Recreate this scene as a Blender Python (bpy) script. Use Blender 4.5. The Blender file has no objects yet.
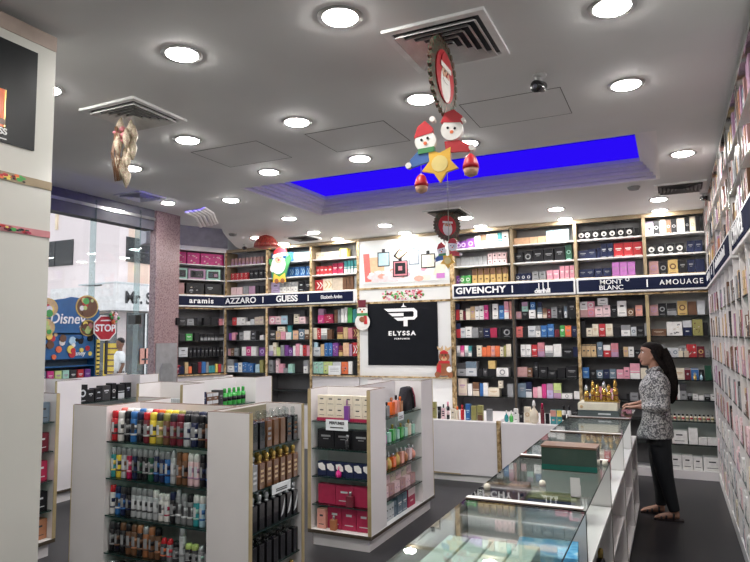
import bpy, bmesh, math, random
from mathutils import Vector, Matrix
random.seed(7)
PI = math.pi
S = bpy.context.scene
C = S.collection
def R_(d): return math.radians(d)

# ------------------------------------------------------------------ materials
PAL = {
 'red':(.55,.02,.03),'crimson':(.45,.010,.07),'maroon':(.16,.015,.03),'navy':(.012,.02,.07),'cream':(.78,.70,.54),
 'tan':(.62,.42,.20),'white':(.82,.81,.78),'magenta':(.62,.02,.22),'dark_grey':(.05,.05,.055),'grey':(.28,.29,.30),
 'blue':(.03,.16,.45),'pink':(.80,.32,.42),'salmon':(.80,.34,.26),'silver':(.58,.61,.63),'black':(.012,.012,.015),
 'orange':(.85,.16,.03),'olive':(.33,.31,.08),'gold':(.62,.42,.12),'beige':(.62,.52,.40),'brown':(.17,.08,.04),
 'dusty_rose':(.50,.27,.26),'mint':(.35,.66,.54),'slate':(.13,.19,.25),'coral':(.70,.14,.12),'green':(.06,.42,.08),
 'rose':(.62,.20,.24),'pale_pink':(.82,.58,.60),'lavender':(.50,.40,.66),'lime':(.52,.66,.20),'dark_green':(.015,.09,.05),
 'purple':(.20,.05,.30),'teal':(.03,.30,.32),'peach':(.80,.48,.27),'pale_blue':(.42,.66,.78),'violet':(.52,.16,.52),
 'mauve':(.45,.25,.40),'yellow':(.85,.65,.06),'copper':(.45,.18,.08)}
_M = {}
def nodes(name, rough=.5, metal=0., spec=.5):
    m = bpy.data.materials.new(name); m.use_nodes = True
    nt = m.node_tree; b = nt.nodes['Principled BSDF']
    b.inputs['Roughness'].default_value = rough; b.inputs['Metallic'].default_value = metal
    b.inputs['Specular IOR Level'].default_value = spec
    return m, nt, b
def mat(name, col, rough=.5, metal=0., vary=.12, scale=9., spec=.5, bump=0., coat=0.):
    """a plain surface with a faint procedural mottling of its own colour"""
    if name in _M: return _M[name]
    m, nt, b = nodes(name, rough, metal, spec)
    n = nt.nodes.new('ShaderNodeTexNoise'); n.inputs['Scale'].default_value = scale; n.inputs['Detail'].default_value = 3
    tc = nt.nodes.new('ShaderNodeTexCoord'); nt.links.new(tc.outputs['Object'], n.inputs['Vector'])
    r = nt.nodes.new('ShaderNodeValToRGB')
    c = Vector(col)
    lo = [max(0, x*(1-vary)) for x in col]; hi = [min(1, x*(1+vary)) for x in col]
    r.color_ramp.elements[0].color = (*lo, 1); r.color_ramp.elements[1].color = (*hi, 1)
    r.color_ramp.elements[0].position = .3; r.color_ramp.elements[1].position = .7
    nt.links.new(n.outputs['Fac'], r.inputs['Fac']); nt.links.new(r.outputs['Color'], b.inputs['Base Color'])
    if bump:
        bp = nt.nodes.new('ShaderNodeBump'); bp.inputs['Strength'].default_value = bump; bp.inputs['Distance'].default_value = .01
        nt.links.new(n.outputs['Fac'], bp.inputs['Height']); nt.links.new(bp.outputs['Normal'], b.inputs['Normal'])
    if coat: b.inputs['Coat Weight'].default_value = coat
    _M[name] = m; return m
def mpal(c):
    l_ = lum(c); PC = tuple(.86*x+.14*l_ for x in PAL[c])
    return mat('paint_'+c, PC, .42, vary=.10, scale=22, spec=.28)
def mottled(name, stops, scale, rough=.3, metal=0., detail=6., voronoi=False):
    if name in _M: return _M[name]
    m, nt, b = nodes(name, rough, metal)
    tc = nt.nodes.new('ShaderNodeTexCoord')
    if voronoi:
        n = nt.nodes.new('ShaderNodeTexVoronoi'); out = n.outputs['Color']
        sep = nt.nodes.new('ShaderNodeSeparateColor'); nt.links.new(out, sep.inputs[0]); fac = sep.outputs[0]
    else:
        n = nt.nodes.new('ShaderNodeTexNoise'); n.inputs['Detail'].default_value = detail; fac = n.outputs['Fac']
    n.inputs['Scale'].default_value = scale
    nt.links.new(tc.outputs['Object'], n.inputs['Vector'])
    r = nt.nodes.new('ShaderNodeValToRGB'); e = r.color_ramp.elements
    if voronoi: r.color_ramp.interpolation = 'CONSTANT'
    e[0].position = stops[0][0]; e[0].color = (*stops[0][1], 1); e[1].position = stops[1][0]; e[1].color = (*stops[1][1], 1)
    for p, c in stops[2:]:
        q = e.new(p); q.color = (*c, 1)
    nt.links.new(fac, r.inputs['Fac']); nt.links.new(r.outputs['Color'], b.inputs['Base Color'])
    _M[name] = m; return m
def emit(name, col, st):
    if name in _M: return _M[name]
    m = bpy.data.materials.new(name); m.use_nodes = True; nt = m.node_tree
    nt.nodes.remove(nt.nodes['Principled BSDF'])
    e = nt.nodes.new('ShaderNodeEmission'); e.inputs['Color'].default_value = (*col, 1); e.inputs['Strength'].default_value = st
    nt.links.new(e.outputs[0], nt.nodes['Material Output'].inputs['Surface']); _M[name] = m; return m
def glass(name, tint=(1,1,1), refl=1., rough=.02, ior=1.5):
    """thin sheet glass: tinted see-through with Fresnel reflection"""
    if name in _M: return _M[name]
    m = bpy.data.materials.new(name); m.use_nodes = True; nt = m.node_tree
    nt.nodes.remove(nt.nodes['Principled BSDF'])
    t = nt.nodes.new('ShaderNodeBsdfTransparent'); t.inputs['Color'].default_value = (*tint, 1)
    g = nt.nodes.new('ShaderNodeBsdfGlossy'); g.inputs['Roughness'].default_value = rough
    f = nt.nodes.new('ShaderNodeLayerWeight'); pw = nt.nodes.new('ShaderNodeMath'); pw.operation = 'POWER'; pw.inputs[1].default_value = 4.
    nt.links.new(f.outputs['Facing'], pw.inputs[0])
    ml = nt.nodes.new('ShaderNodeMath'); ml.operation = 'MULTIPLY_ADD'; ml.inputs[1].default_value = .9; ml.inputs[2].default_value = .045
    nt.links.new(pw.outputs[0], ml.inputs[0]); f = ml
    mm = nt.nodes.new('ShaderNodeMath'); mm.operation = 'MULTIPLY'; mm.inputs[1].default_value = refl; mm.use_clamp = True
    mx = nt.nodes.new('ShaderNodeMixShader')
    nt.links.new(f.outputs[0], mm.inputs[0]); nt.links.new(mm.outputs[0], mx.inputs[0])
    nt.links.new(t.outputs[0], mx.inputs[1]); nt.links.new(g.outputs[0], mx.inputs[2])
    nt.links.new(mx.outputs[0], nt.nodes['Material Output'].inputs['Surface']); _M[name] = m; return m

CEIL = mat('ceiling_paint', (.76,.76,.76), .75, vary=.05, scale=1.2)
WHITE = mat('white_laminate', (.82,.79,.79), .28, vary=.03, scale=3, spec=.5)
PANELW = mat('ivory_gloss_panel', (.58,.58,.54), .16, vary=.03, scale=2, spec=.5)
SHELFW = mat('white_shelf', (.80,.80,.78), .4, vary=.03)
GREYB = mat('grey_shelf_back', (.30,.30,.31), .5, vary=.1)
DARKB = mat('charcoal_shelf_back', (.13,.13,.135), .5, vary=.1)
LIGHTB = mat('pale_shelf_back', (.62,.62,.60), .5, vary=.05)
SMOKE = mat('smoked_shelf_edge', (.012,.016,.015), .25, vary=.1)
NAVYS = mat('navy_sign_face', (.006,.010,.036), .4, vary=.05, spec=.15)
LETTER = mat('white_letter', (.9,.9,.9), .4, vary=.02)
LETTERD = mat('dark_print', (.02,.02,.025), .5, vary=.02)
FOIL = mottled('gold_foil_post', [(.30,(.10,.06,.03)),(.48,(.55,.38,.18)),(.56,(.85,.66,.40)),(.70,(.20,.12,.06))], 14, .25, .55)
WOOD = mottled('tan_wood_post', [(.3,(.20,.15,.09)),(.7,(.30,.23,.14))], 6, .5)
GOLDEDGE = mottled('pale_gold_edge', [(.3,(.42,.33,.17)),(.7,(.62,.51,.30))], 5, .3, .35)
BRONZE = mat('dark_bronze_strip', (.09,.07,.05), .35, .3)
BROWNE = mat('brown_edge_band', (.20,.13,.10), .4)
OLIVEB = mat('olive_shelf_back', (.27,.25,.17), .35, vary=.1)
GSHELF = glass('green_shelf_glass', (.55,.68,.64), 1., .03)
GEDGE = mat('green_glass_edge', (.012,.035,.032), .15)
EDGEK = mat('black_edge_line', (.01,.012,.012), .25)
CLEAR = glass('clear_case_glass', (.90,.95,.94), 1.0, .01)
WINDOW = glass('window_glass', (.93,.96,.96), .9, .0)
CLEARB = glass('clear_bottle_cap', (.85,.88,.88), 1.6, .05)
CHROME = mat('brushed_metal', (.6,.6,.6), .25, .9)
FLOORM, _nt, _b = nodes('charcoal_floor', .36, 0., .3)
def _floor():
    nt, b = _nt, _b
    tc = nt.nodes.new('ShaderNodeTexCoord'); br = nt.nodes.new('ShaderNodeTexBrick')
    br.inputs['Scale'].default_value = 1; br.inputs['Brick Width'].default_value = .6; br.inputs['Row Height'].default_value = .6
    br.inputs['Mortar Size'].default_value = .003; br.offset = 0
    br.inputs['Color1'].default_value = (.020,.020,.023,1); br.inputs['Color2'].default_value = (.024,.024,.027,1); br.inputs['Mortar'].default_value = (.012,.012,.013,1)
    nt.links.new(tc.outputs['Object'], br.inputs['Vector']); nt.links.new(br.outputs['Color'], b.inputs['Base Color'])
_floor()

# ------------------------------------------------------------------ mesh helpers
class MB:
    def __init__(s): s.v = []; s.f = []; s.m = []; s.mats = []; s.sm = []
    def mi(s, m):
        if m not in s.mats: s.mats.append(m)
        return s.mats.index(m)
    def add(s, vs, fs, m, smooth=False):
        o = len(s.v); s.v += [tuple(v) for v in vs]; k = s.mi(m)
        for f in fs: s.f.append([o+i for i in f]); s.m.append(k); s.sm.append(smooth)
        return s
    def box(s, x0, x1, y0, y1, z0, z1, m, em=None, bev=0):
        """em: material of the four side faces (shelf edges)"""
        if bev:
            b = bev; pts = []
            for z, i in ((z0, b), (z0+b, 0), (z1-b, 0), (z1, b)):
                pts += [(x0+i, y0+i, z), (x1-i, y0+i, z), (x1-i, y1-i, z), (x0+i, y1-i, z)]
            fs = [(3,2,1,0), (12,13,14,15)]
            for k in range(3):
                for j in range(4): a = k*4+j; c = k*4+(j+1) % 4; fs.append((a, c, c+4, a+4))
            return s.add(pts, fs, m)
        vs = [(x0,y0,z0),(x1,y0,z0),(x1,y1,z0),(x0,y1,z0),(x0,y0,z1),(x1,y0,z1),(x1,y1,z1),(x0,y1,z1)]
        s.add(vs, [(3,2,1,0),(4,5,6,7)], m)
        s.add(vs, [(0,1,5,4),(1,2,6,5),(2,3,7,6),(3,0,4,7)], em or m)
        return s
    def lathe(s, prof, m, cx=0, cy=0, n=14, smooth=True):
        vs = []; fs = []
        for r, z in prof:
            for i in range(n): a = 2*PI*i/n; vs.append((cx+r*math.cos(a), cy+r*math.sin(a), z))
        for k in range(len(prof)-1):
            for i in range(n):
                j = (i+1) % n; fs.append((k*n+i, k*n+j, (k+1)*n+j, (k+1)*n+i))
        fs.append(tuple(range(n-1, -1, -1))); fs.append(tuple((len(prof)-1)*n+i for i in range(n)))
        return s.add(vs, fs, m, smooth)
    def prism(s, pts, axis, a, b, m, em=None):
        """closed outline pts (2D) extruded along an axis from a to b"""
        def P(u, v, w): return {'X': (w, u, v), 'Y': (u, w, v), 'Z': (u, v, w)}[axis]
        n = len(pts); vs = [P(u, v, a) for u, v in pts]+[P(u, v, b) for u, v in pts]
        s.add(vs, [tuple(range(n-1, -1, -1)), tuple(range(n, 2*n))], m)
        s.add(vs, [(i, (i+1) % n, n+(i+1) % n, n+i) for i in range(n)], em or m)
        return s
    def tube(s, path, rad, m, n=10, closed=True, up=None):
        """rad: list of r or (ra, rb)"""
        P = [Vector(p) for p in path]; vs = []; fs = []; prev = None
        for i, p in enumerate(P):
            t = (P[min(i+1, len(P)-1)]-P[max(i-1, 0)]).normalized()
            u = Vector(up) if up else (prev or (Vector((0,0,1)) if abs(t.z) < .9 else Vector((1,0,0))))
            a = (u-t*u.dot(t)).normalized(); b = t.cross(a); prev = a
            r = rad[i] if isinstance(rad, (list, tuple)) else rad
            ra, rb = r if isinstance(r, (list, tuple)) else (r, r)
            for k in range(n):
                q = 2*PI*k/n; vs.append(p+a*ra*math.cos(q)+b*rb*math.sin(q))
        for i in range(len(P)-1):
            for k in range(n):
                j = (k+1) % n; fs.append((i*n+k, i*n+j, (i+1)*n+j, (i+1)*n+k))
        fs.append(tuple(range(n-1, -1, -1))); fs.append(tuple((len(P)-1)*n+k for k in range(n)))
        return s.add(vs, fs, m, True)
    def rings(s, rg, m, n=20):
        """stacked horizontal rings (z, xfront, xback, halfwidth, ycentre)"""
        vs = []; fs = []
        for z, xa, xb, w, yc in rg:
            for k in range(n):
                q = 2*PI*k/n; vs.append(((xa+xb)/2+(xb-xa)/2*math.cos(q), yc+w*math.sin(q), z))
        for i in range(len(rg)-1):
            for k in range(n):
                j = (k+1) % n; fs.append((i*n+k, i*n+j, (i+1)*n+j, (i+1)*n+k))
        fs.append(tuple(range(n-1, -1, -1))); fs.append(tuple((len(rg)-1)*n+k for k in range(n)))
        return s.add(vs, fs, m, True)
    def mesh(s, name):
        me = bpy.data.meshes.new(name); me.from_pydata(s.v, [], s.f)
        for m in s.mats: me.materials.append(m)
        me.polygons.foreach_set('material_index', s.m); me.polygons.foreach_set('use_smooth', s.sm)
        me.update(); return me
    def build(s, name, parent=None, loc=(0,0,0), rz=0, fix=True):
        me = s.mesh(name)
        if fix:
            bm = bmesh.new(); bm.from_mesh(me); bmesh.ops.recalc_face_normals(bm, faces=bm.faces); bm.to_mesh(me); bm.free()
        return link(name, me, parent, loc, rz)
def link(name, data, parent=None, loc=(0,0,0), rz=0):
    o = bpy.data.objects.new(name, data); C.objects.link(o)
    o.location = loc; o.rotation_euler = (0, 0, rz)
    if parent: o.parent = parent
    return o
def tag(o, label, cat, group=None):
    o['label'] = label; o['category'] = cat
    if group: o['group'] = group
    return o
def thing(name, label, cat, loc=(0,0,0), rz=0, group=None):
    return tag(link(name, None, None, loc, rz), label, cat, group)
def struct(o): o['kind'] = 'structure'; return o
def copy_tree(o, parent=None):
    c = o.copy(); C.objects.link(c); c.parent = parent
    for ch in [x for x in o.children]: copy_tree(ch, c)
    return c
def lettering(txt, size, parent, loc, rot, m=LETTER, ext=.002, bold=0., name='lettering', align='CENTER', shear=0, space=1., width=None):
    cu = bpy.data.curves.new(name, 'FONT'); cu.body = txt; cu.size = size; cu.extrude = ext; cu.offset = bold
    cu.align_x = align; cu.align_y = 'CENTER'; cu.shear = shear; cu.space_character = space
    cu.materials.append(m); tmp = bpy.data.objects.new('tmp', cu); me = bpy.data.meshes.new_from_object(tmp); me.name = name
    bpy.data.objects.remove(tmp); bpy.data.curves.remove(cu)
    o = link(name, me, parent, loc); o.rotation_euler = rot
    if width: o.scale = (width, 1, 1)
    return o
FY = (PI/2, 0, 0)           # text that faces -Y
FX = (PI/2, 0, PI/2)        # text that faces +X
FNX = (PI/2, 0, -PI/2)      # text that faces -X
ORD = 'zeroth first second third fourth fifth sixth seventh eighth ninth tenth eleventh twelfth thirteenth fourteenth fifteenth sixteenth seventeenth eighteenth nineteenth twentieth'.split()
def word(c): return c.replace('_', ' ')

# cartons: a box whose front carries its printed design, meshes shared by design and size
_K = {}
def lum(c): r, g, b = PAL[c]; return .3*r+.6*g+.1*b
def contrast(c, d):
    if d in 'kd': return 'dark_grey' if lum(c) > .15 else 'silver'
    if d == 'w': return 'grey'
    if d == 'p': return 'white'
    t = {'black':'grey','navy':'silver','red':'white','white':'grey','cream':'tan','gold':'brown','maroon':'gold','purple':'lavender','magenta':'pale_pink','green':'white','blue':'pale_blue','brown':'beige','pink':'white','dark_green':'mint','olive':'brown','silver':'slate','grey':'dark_grey'}
    return t.get(c, 'white' if lum(c) < .3 else 'mauve')
def carton(c, d, w, h, dp, c2=None, bev=0):
    w, h, dp = round(w, 3), round(h, 3), round(dp, 3)
    key = (c, d, w, h, dp, c2, bev)
    if key in _K: return _K[key]
    b = MB(); M0 = mpal(c); M1 = mpal(c2 or contrast(c, d)); e = .0008
    b.box(-w/2, w/2, 0, dp, 0, h, M0, bev=bev)
    def q(x0, x1, z0, z1, m=M1):
        b.add([(x0*w, -e, z0*h), (x1*w, -e, z0*h), (x1*w, -e, z1*h), (x0*w, -e, z1*h)], [(0,1,2,3)], m)
    def disc(cx, cz, r, m=M1, n=12, e2=0):
        b.add([(cx*w+r*math.cos(2*PI*i/n), -e-e2, cz*h+r*math.sin(2*PI*i/n)) for i in range(n)], [tuple(range(n))], m)
    if d == 'l': q(-.32, .32, .56, .64); q(-.2, .2, .47, .51); q(-.38, .38, .08, .11)
    elif d == 'k': q(-.2, .2, .62, .72); q(-.3, .3, .2, .24)
    elif d == 'w': q(-.28, .28, .6, .7); q(-.16, .16, .48, .52)
    elif d == 'b': q(-.5, .5, 0, .38); q(-.5, .5, .47, .52)
    elif d == 'h': q(-.5, .5, .55, 1.); q(-.2, .2, .25, .33)
    elif d == 'c': disc(0, .52, min(w, h)*.34); disc(0, .52, min(w, h)*.2, M0, 10, .0005); q(-.3, .3, .08, .12)
    elif d == 'p': disc(0, .55, min(w, h)*.36); disc(0, .5, min(w, h)*.17, mpal('dark_grey'), 10, .0005); q(-.25, .25, .1, .14)
    elif d == 'd': disc(0, .5, min(w, h)*.2); q(-.5, .5, .9, .96)
    elif d == 'f':
        q(-.38, .38, .18, .84, mpal('dark_grey')); q(-.3, -.05, .3, .7, mpal('slate')); q(.05, .3, .35, .6, M1)
    elif d == 'v':
        for k in range(2 if w > .08 else 1):
            x = -.3+.36*k if w > .08 else -.28
            b.add([(x*w, -e, .8*h), ((x+.14)*w, -e, .8*h), ((x+.42)*w, -e, .5*h), ((x+.14)*w, -e, .2*h), (x*w, -e, .2*h), ((x+.28)*w, -e, .5*h)], [(0,1,2,5),(5,2,3,4)], M1)
    elif d == 'm':
        rr = random.Random(str(key)); cs = [contrast(c, 'l'), 'beige', 'dark_grey', contrast(c, 'l')]
        for k in range(9):
            x = rr.uniform(-.42, .2); z = rr.uniform(.06, .78); a = rr.uniform(.08, .22); t = rr.uniform(.05, .14)
            b.add([(x*w, -e-k*.00005, z*h), ((x+a)*w, -e-k*.00005, (z+.03)*h), ((x+a*.9)*w, -e-k*.00005, (z+t)*h), ((x+.02)*w, -e-k*.00005, (z+t*.8)*h)], [(0,1,2,3)], mpal(cs[k % 4]))
    me = b.mesh('carton'); _K[key] = me; return me

# ------------------------------------------------------------------ the room
b = MB(); b.box(-6.55, .80, -1.6, 8.46, -.06, 0, FLOORM); struct(b.build('floor'))
# main ceiling 3.10 with a rectangular tray opening and a curved edge toward the raised strip along the shopfront
TX0, TX1, TY0, TY1 = -3.72, -.03, 4.78, 6.34
CZ = 3.10; RZ = 3.45
edge = [(-4.6,-1.6),(-4.6,4.7),(-4.56,5.0),(-4.58,5.3),(-4.68,5.55),(-4.86,5.80),(-5.04,6.06),(-5.24,6.38),(-5.47,6.70),(-5.78,7.2),(-6.17,7.88),(-6.4,8.46)]
def poly_slab(b, pts, z0, z1, m):
    n = len(pts); vs = [(x,y,z0) for x,y in pts]+[(x,y,z1) for x,y in pts]
    b.add(vs, [tuple(range(n))], m); b.add(vs, [tuple(range(2*n-1, n-1, -1))], m)
    b.add(vs, [(i,(i+1) % n,n+(i+1) % n,n+i) for i in range(n)], m)
b = MB()
b.box(TX1, .80, -1.6, 8.46, CZ, RZ, CEIL)
b.box(TX0, TX1, -1.6, TY0, CZ, RZ, CEIL); b.box(TX0, TX1, TY1, 8.46, CZ, RZ, CEIL)
poly_slab(b, edge+[(TX0, 8.46), (TX0, -1.6)], CZ, RZ, CEIL)
struct(b.build('ceiling'))
b = MB(); b.box(-6.9, .80, -1.6, 8.46, RZ+.12, RZ+.2, CEIL); b.box(-6.9, -4.55, -1.6, 8.46, RZ, RZ+.13, CEIL)
struct(b.build('ceiling_upper'))
# stepped cornice inside the tray
b = MB(); n = 6
for i in range(n):
    w = .026; a = i*w; z0 = CZ+.004+i*.030; z1 = z0+.034 if i % 2 else z0+.026
    x0, x1, y0, y1 = TX0+a, TX1-a, TY0+a, TY1-a; t = w+.006
    b.box(x0, x1, y0, y0+t, z0, z1, WHITE); b.box(x0, x1, y1-t, y1, z0, z1, WHITE)
    b.box(x0, x0+t, y0+t, y1-t, z0, z1, WHITE); b.box(x1-t, x1, y0+t, y1-t, z0, z1, WHITE)
struct(b.build('trim_1'))
LED = emit('blue_glow_wall', (.025,.004,1.), 0.85)  # blue LED wash put into the recess walls as their own glow
LED2 = emit('blue_glow_top', (.012,.002,.9), .55)  # recess ceiling glows by itself too, dimmer, in place of being lit
cov = thing('cove_light', 'rectangular recessed ceiling tray washed with saturated blue LED light', 'ceiling light', ((TX0+TX1)/2, (TY0+TY1)/2, CZ))
i = .16; ox, oy = (TX0+TX1)/2, (TY0+TY1)/2
b = MB(); b.box(TX0+i-ox, TX1-i-ox, TY0+i-oy, TY1-i-oy, .405, .415, LED2); b.build('tray_top', cov)
b = MB()
hx, hy = (TX1-TX0)/2-i, (TY1-TY0)/2-i
for q in ((-hx, hx, hy, hy+.01), (-hx, hx, -hy-.01, -hy), (-hx-.01, -hx, -hy, hy), (hx, hx+.01, -hy, hy)): b.box(q[0], q[1], q[2], q[3], .175, .405, LED)
b.build('glowing_wall', cov)
# small curved cornice and its blue glow beside the raised strip
b = MB()
for k in range(6):
    off = .036*k; n0 = 3
    b.tube([(x-off*.85-.01, y-off*.5+.02*math.sin(k), CZ-.012-.010*k) for x, y in edge[n0:7]], [(.014,.024)]*4, WHITE, 8)
struct(b.build('trim_2'))
lt = thing('cove_lamp', 'short blue LED strip glowing on the curved ceiling edge near the shopfront', 'ceiling light', (-4.62, 5.0, 3.3))
b = MB(); b.tube([(0,-.25,0),(.0,-.1,0),(.03,.1,0),(.0,.3,0),(-.1,.55,0)], .02, emit('blue_strip', (.06,.03,1.), 25.), 6); b.build('led_strip', lt)

WALLM = mat('wall_paint', (.42,.42,.43), .7, vary=.04, scale=2)
b = MB(); b.box(-6.9, .80, 8.46, 8.56, 0, RZ+.1, WALLM); struct(b.build('wall_back'))
b = MB(); b.box(.80, .90, -1.6, 8.56, 0, RZ+.1, WALLM); struct(b.build('wall_right'))
b = MB(); b.box(-6.9, .80, -1.7, -1.6, 0, RZ+.1, WALLM); struct(b.build('wall_front'))
b = MB(); b.box(-6.60, -6.48, -1.6, 2.2, 0, RZ, WALLM); struct(b.build('wall_left'))
HEAD = mat('grey_header', (.10,.10,.12), .45)
b = MB(); b.box(-6.62, -6.44, 2.2, 6.42, 3.17, RZ, HEAD); b.box(-6.46, -6.42, 2.2, 6.42, 3.30, 3.34, CHROME)
struct(b.build('trim_3'))
# shopfront glazing: three sheets held by glass fins
for k, (y0, y1) in enumerate(((2.2, 4.0), (4.0, 5.44), (5.44, 6.42))):
    w = MB(); w.box(-6.535, -6.525, y0+.01, y1-.01, .12, 3.17, WINDOW); o = struct(w.build('window_%d' % (k+1)))
    f = MB(); f.box(-6.56, -6.50, y0, y1, .0, .12, CHROME); f.build('window_frame', o)
    if k == 2: continue
    f = MB(); f.box(-6.52, -6.42, y1-.012, y1+.0, .12, 3.40, glass('fin_glass', (.70,.78,.78), 1.6, .02)); f.build('glass_fin', o)
f = MB(); f.box(-6.52, -6.42, 6.15, 6.162, .12, 3.40, _M['fin_glass'])
f.box(-6.55, -6.42, 6.10, 6.20, 1.86, 1.98, mat('black_clamp', (.01,.01,.01), .3)); struct(f.build('trim_4'))
GRAN = mottled('pink_granite', [(.35,(.16,.09,.10)),(.5,(.30,.20,.21)),(.62,(.40,.30,.30)),(.7,(.10,.06,.07))], 60, .35)
b = MB(); b.box(-6.53, -6.42, 6.44, 6.90, 0, RZ, GRAN); struct(b.build('wall_pillar'))
o = MB(); o.box(0, .012, 0, .40, 0, 1.5, mat('steel_cladding', (.48,.49,.51), .35, .6)); o.prism([(.10,.5),(.30,.5),(.33,1.15),(.28,1.22),(.12,1.22),(.07,1.15)], 'X', .012, .02, mat('steel_cladding_b', (.40,.41,.43), .3, .6))
tag(o.build('pillar_cladding', None, (-6.42, 6.47, .1)), 'brushed steel cladding sheet on the lower half of the pink granite pillar', 'cladding')
o = MB(); o.box(0, .03, 0, .06, 0, .10, mpal('black')); tag(o.build('wall_switch', None, (-6.42, 6.84, 1.86)), 'small black wall box on the edge of the granite pillar', 'switch')

# ------------------------------------------------------------------ display units of the back wall
POSTX = {'B':-6.53,'C':-5.72,'D':-4.915,'E':-2.66,'F':-1.85,'G':-1.045,'H':-.25}
BAYN = {'A':'angled corner bay','B':'first straight bay','C':'Santa cutout bay','D':'snowman cutout bay','E':'reindeer cutout bay','F':'bay beyond reindeer','G':'bay behind gold bottles','H':'bay behind the woman'}
ROWN = {'2.84':'top row','2.60':'second row from top','2.36':'row on the sign','1.87':'first row below sign','1.63':'second row below sign','1.38':'third row below sign','1.12':'fourth row below sign','.86':'fifth row below sign','.89':'fifth row below sign','.387':'second lowest row','.10':'lowest row'}
YF = 8.09; AX, AY, AR = -6.93, 7.33, math.atan2(.76, .40)
def bay_frame(k):
    """origin and rotation of a bay: x along the front, y into the shelves"""
    return ((AX, AY, 0), AR) if k == 'A' else ((POSTX[k], YF, 0), 0.)
def bay_point(k, u, v, z):
    (x, y, _), a = bay_frame(k)
    return (x+u*math.cos(a)-v*math.sin(a), y+u*math.sin(a)+v*math.cos(a), z)
LOWZ = {'A':(1.87,1.63,1.38,1.12),'B':(1.87,1.63,1.38,1.12,.86),'C':(1.87,1.63,1.38,1.12,.86),'D':(1.87,1.63,1.38,1.12),'E':(1.87,1.63,1.38,1.12,.86),'F':(1.87,1.63,1.38,1.12,.86),'G':(1.87,1.63,1.38,1.12,.86,.65,.387),'H':(1.87,1.63,1.38,1.12,.89,.65,.387)}
UL = {'A':'angled corner shelving with magenta boxes on its top shelf','B':'tall shelving with slim bottles on top, first straight bay after corner','C':'tall shelving with the Santa cutout hung over its blue upper boxes','D':'tall shelving with the snowman cutout on its gilded edge post','E':'tall shelving with the reindeer cutout by its gilded edge post','F':'tall shelving with peach boxes on top, second past the white poster','G':'tall shelving behind the gold bottles with red and violet boxes on top','H':'tall pale-backed shelving behind the standing woman reaching down to the floor'}
for k in 'ABCDEFGH':
    loc, a = bay_frame(k); W = .87 if k == 'A' else .805; D = .27
    t = thing('wall_shelving', UL[k], 'shelving', loc, a, 'shelving bays along the back wall')
    m = MB(); bk = LIGHTB if k == 'H' else DARKB
    m.box(0, W, D, D+.012, .10, 2.15, bk); m.box(0, W, D, D+.012, 2.15, 3.06, GREYB); m.build('back_panel', t)
    for z in (2.84, 2.60, 2.345):
        m = MB(); m.box(.018, W-.018, 0, D, z-.016, z-.001, SHELFW); m.build('shelf', t)
    for z in LOWZ[k]:
        m = MB(); m.box(.018, W-.018, .01, D, z-.013, z-.001, SMOKE if k != 'H' else GSHELF, SMOKE); m.build('shelf', t)
    m = MB(); m.box(-.018, .018, .002, D, .1, 2.15, DARKB); m.box(-.018, .018, .002, D, 2.34, 3.06, WOOD); sp = m.build('side_panel', t)
    m = MB(); pm = {'F':BRONZE,'H':GOLDEDGE}.get(k, FOIL); pw = .012 if k == 'F' else .019
    m.box(-pw, pw, -.012, .002, .1 if k in 'GH' else .69, 2.15, pm); m.box(-.019, .019, -.012, .002, 2.34, 3.06, WOOD if k in 'FGH' else FOIL); m.build('edge_post', sp)
    m = MB(); m.box(0, W, -.012, .03, 3.05, 3.095, WOOD if k not in 'A' else WHITE); m.build('fascia', t)
    m = MB(); m.box(0, W, -.02, .0, 2.125, 2.148, FOIL); m.box(0, W, -.02, .0, 2.345, 2.358, FOIL); m.build('gilded_strip', t)
    if k in 'GH':
        m = MB(); m.box(0, W, .0, D, 0, .098, SHELFW, WHITE); m.build('plinth', t)
    elif k in 'AD':
        m = MB(); m.box(0, W, .0, D, 0, 1.085, WHITE); m.build('cabinet_front', t)
        m = MB(); m.box(0, W, -.05, .0, 1.085, 1.105, FOIL); m.build('ledge', t)
    else:
        m = MB(); m.box(0, W, .05, D, 0, .64, WHITE); m.build('cabinet_front', t)

bw = MB(); bw.box(-.02, .95, .29, .42, 0, 3.62, WALLM); bw.box(-.42, .90, .04, .37, 3.125, 3.62, mat('bulkhead_paint', (.38,.37,.42), .6)); bw.box(-.10, .88, .0, .37, 3.095, 3.125, WHITE)
struct(bw.build('wall_angle', None, (AX, AY, 0), AR))
# signs: white light-box rim, navy face, white letters
def sign(label, loc, rz, W, texts, bars, H=.19):
    t = thing('shelf_sign', label, 'sign', loc, rz, 'navy name signs over the shelves')
    m = MB(); m.box(0, W, 0, .10, 0, H, mat('sign_rim', (.82,.82,.82), .35, vary=.02), bev=.004); m.build('rim', t)
    m = MB(); m.box(.022, W-.022, -.004, 0, .024, H-.024, NAVYS); fc = m.build('face', t)
    for s, u, sz, bold, dz, sp, wd in texts: lettering(s, sz, fc, (u, -.006, H/2+dz), FY, bold=bold, space=sp, width=wd)
    for u in bars:
        m = MB(); m.box(u-.008, u+.008, -.008, -.004, .05, H-.05, LETTER); m.build('divider_bar', t)
    return t
sign('short navy sign of lower-case letters over the angled corner bay', bay_point('A', .01, -.10, 2.155), AR, .80, [('aramis', .40, .115, .003, 0, 1.2, 1.1)], [])
sign('long navy sign naming three brands from the first straight bay to the poster', (-6.52, 7.985, 2.155), 0, 2.40,
     [('AZZARO', .37, .125, .003, 0, 1.05, 1.15), ('GUESS', 1.24, .13, .004, 0, 1., 1.05), ('Elizabeth Arden', 2.02, .075, .0, 0, .95, .80)], [.80, 1.62])
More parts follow.
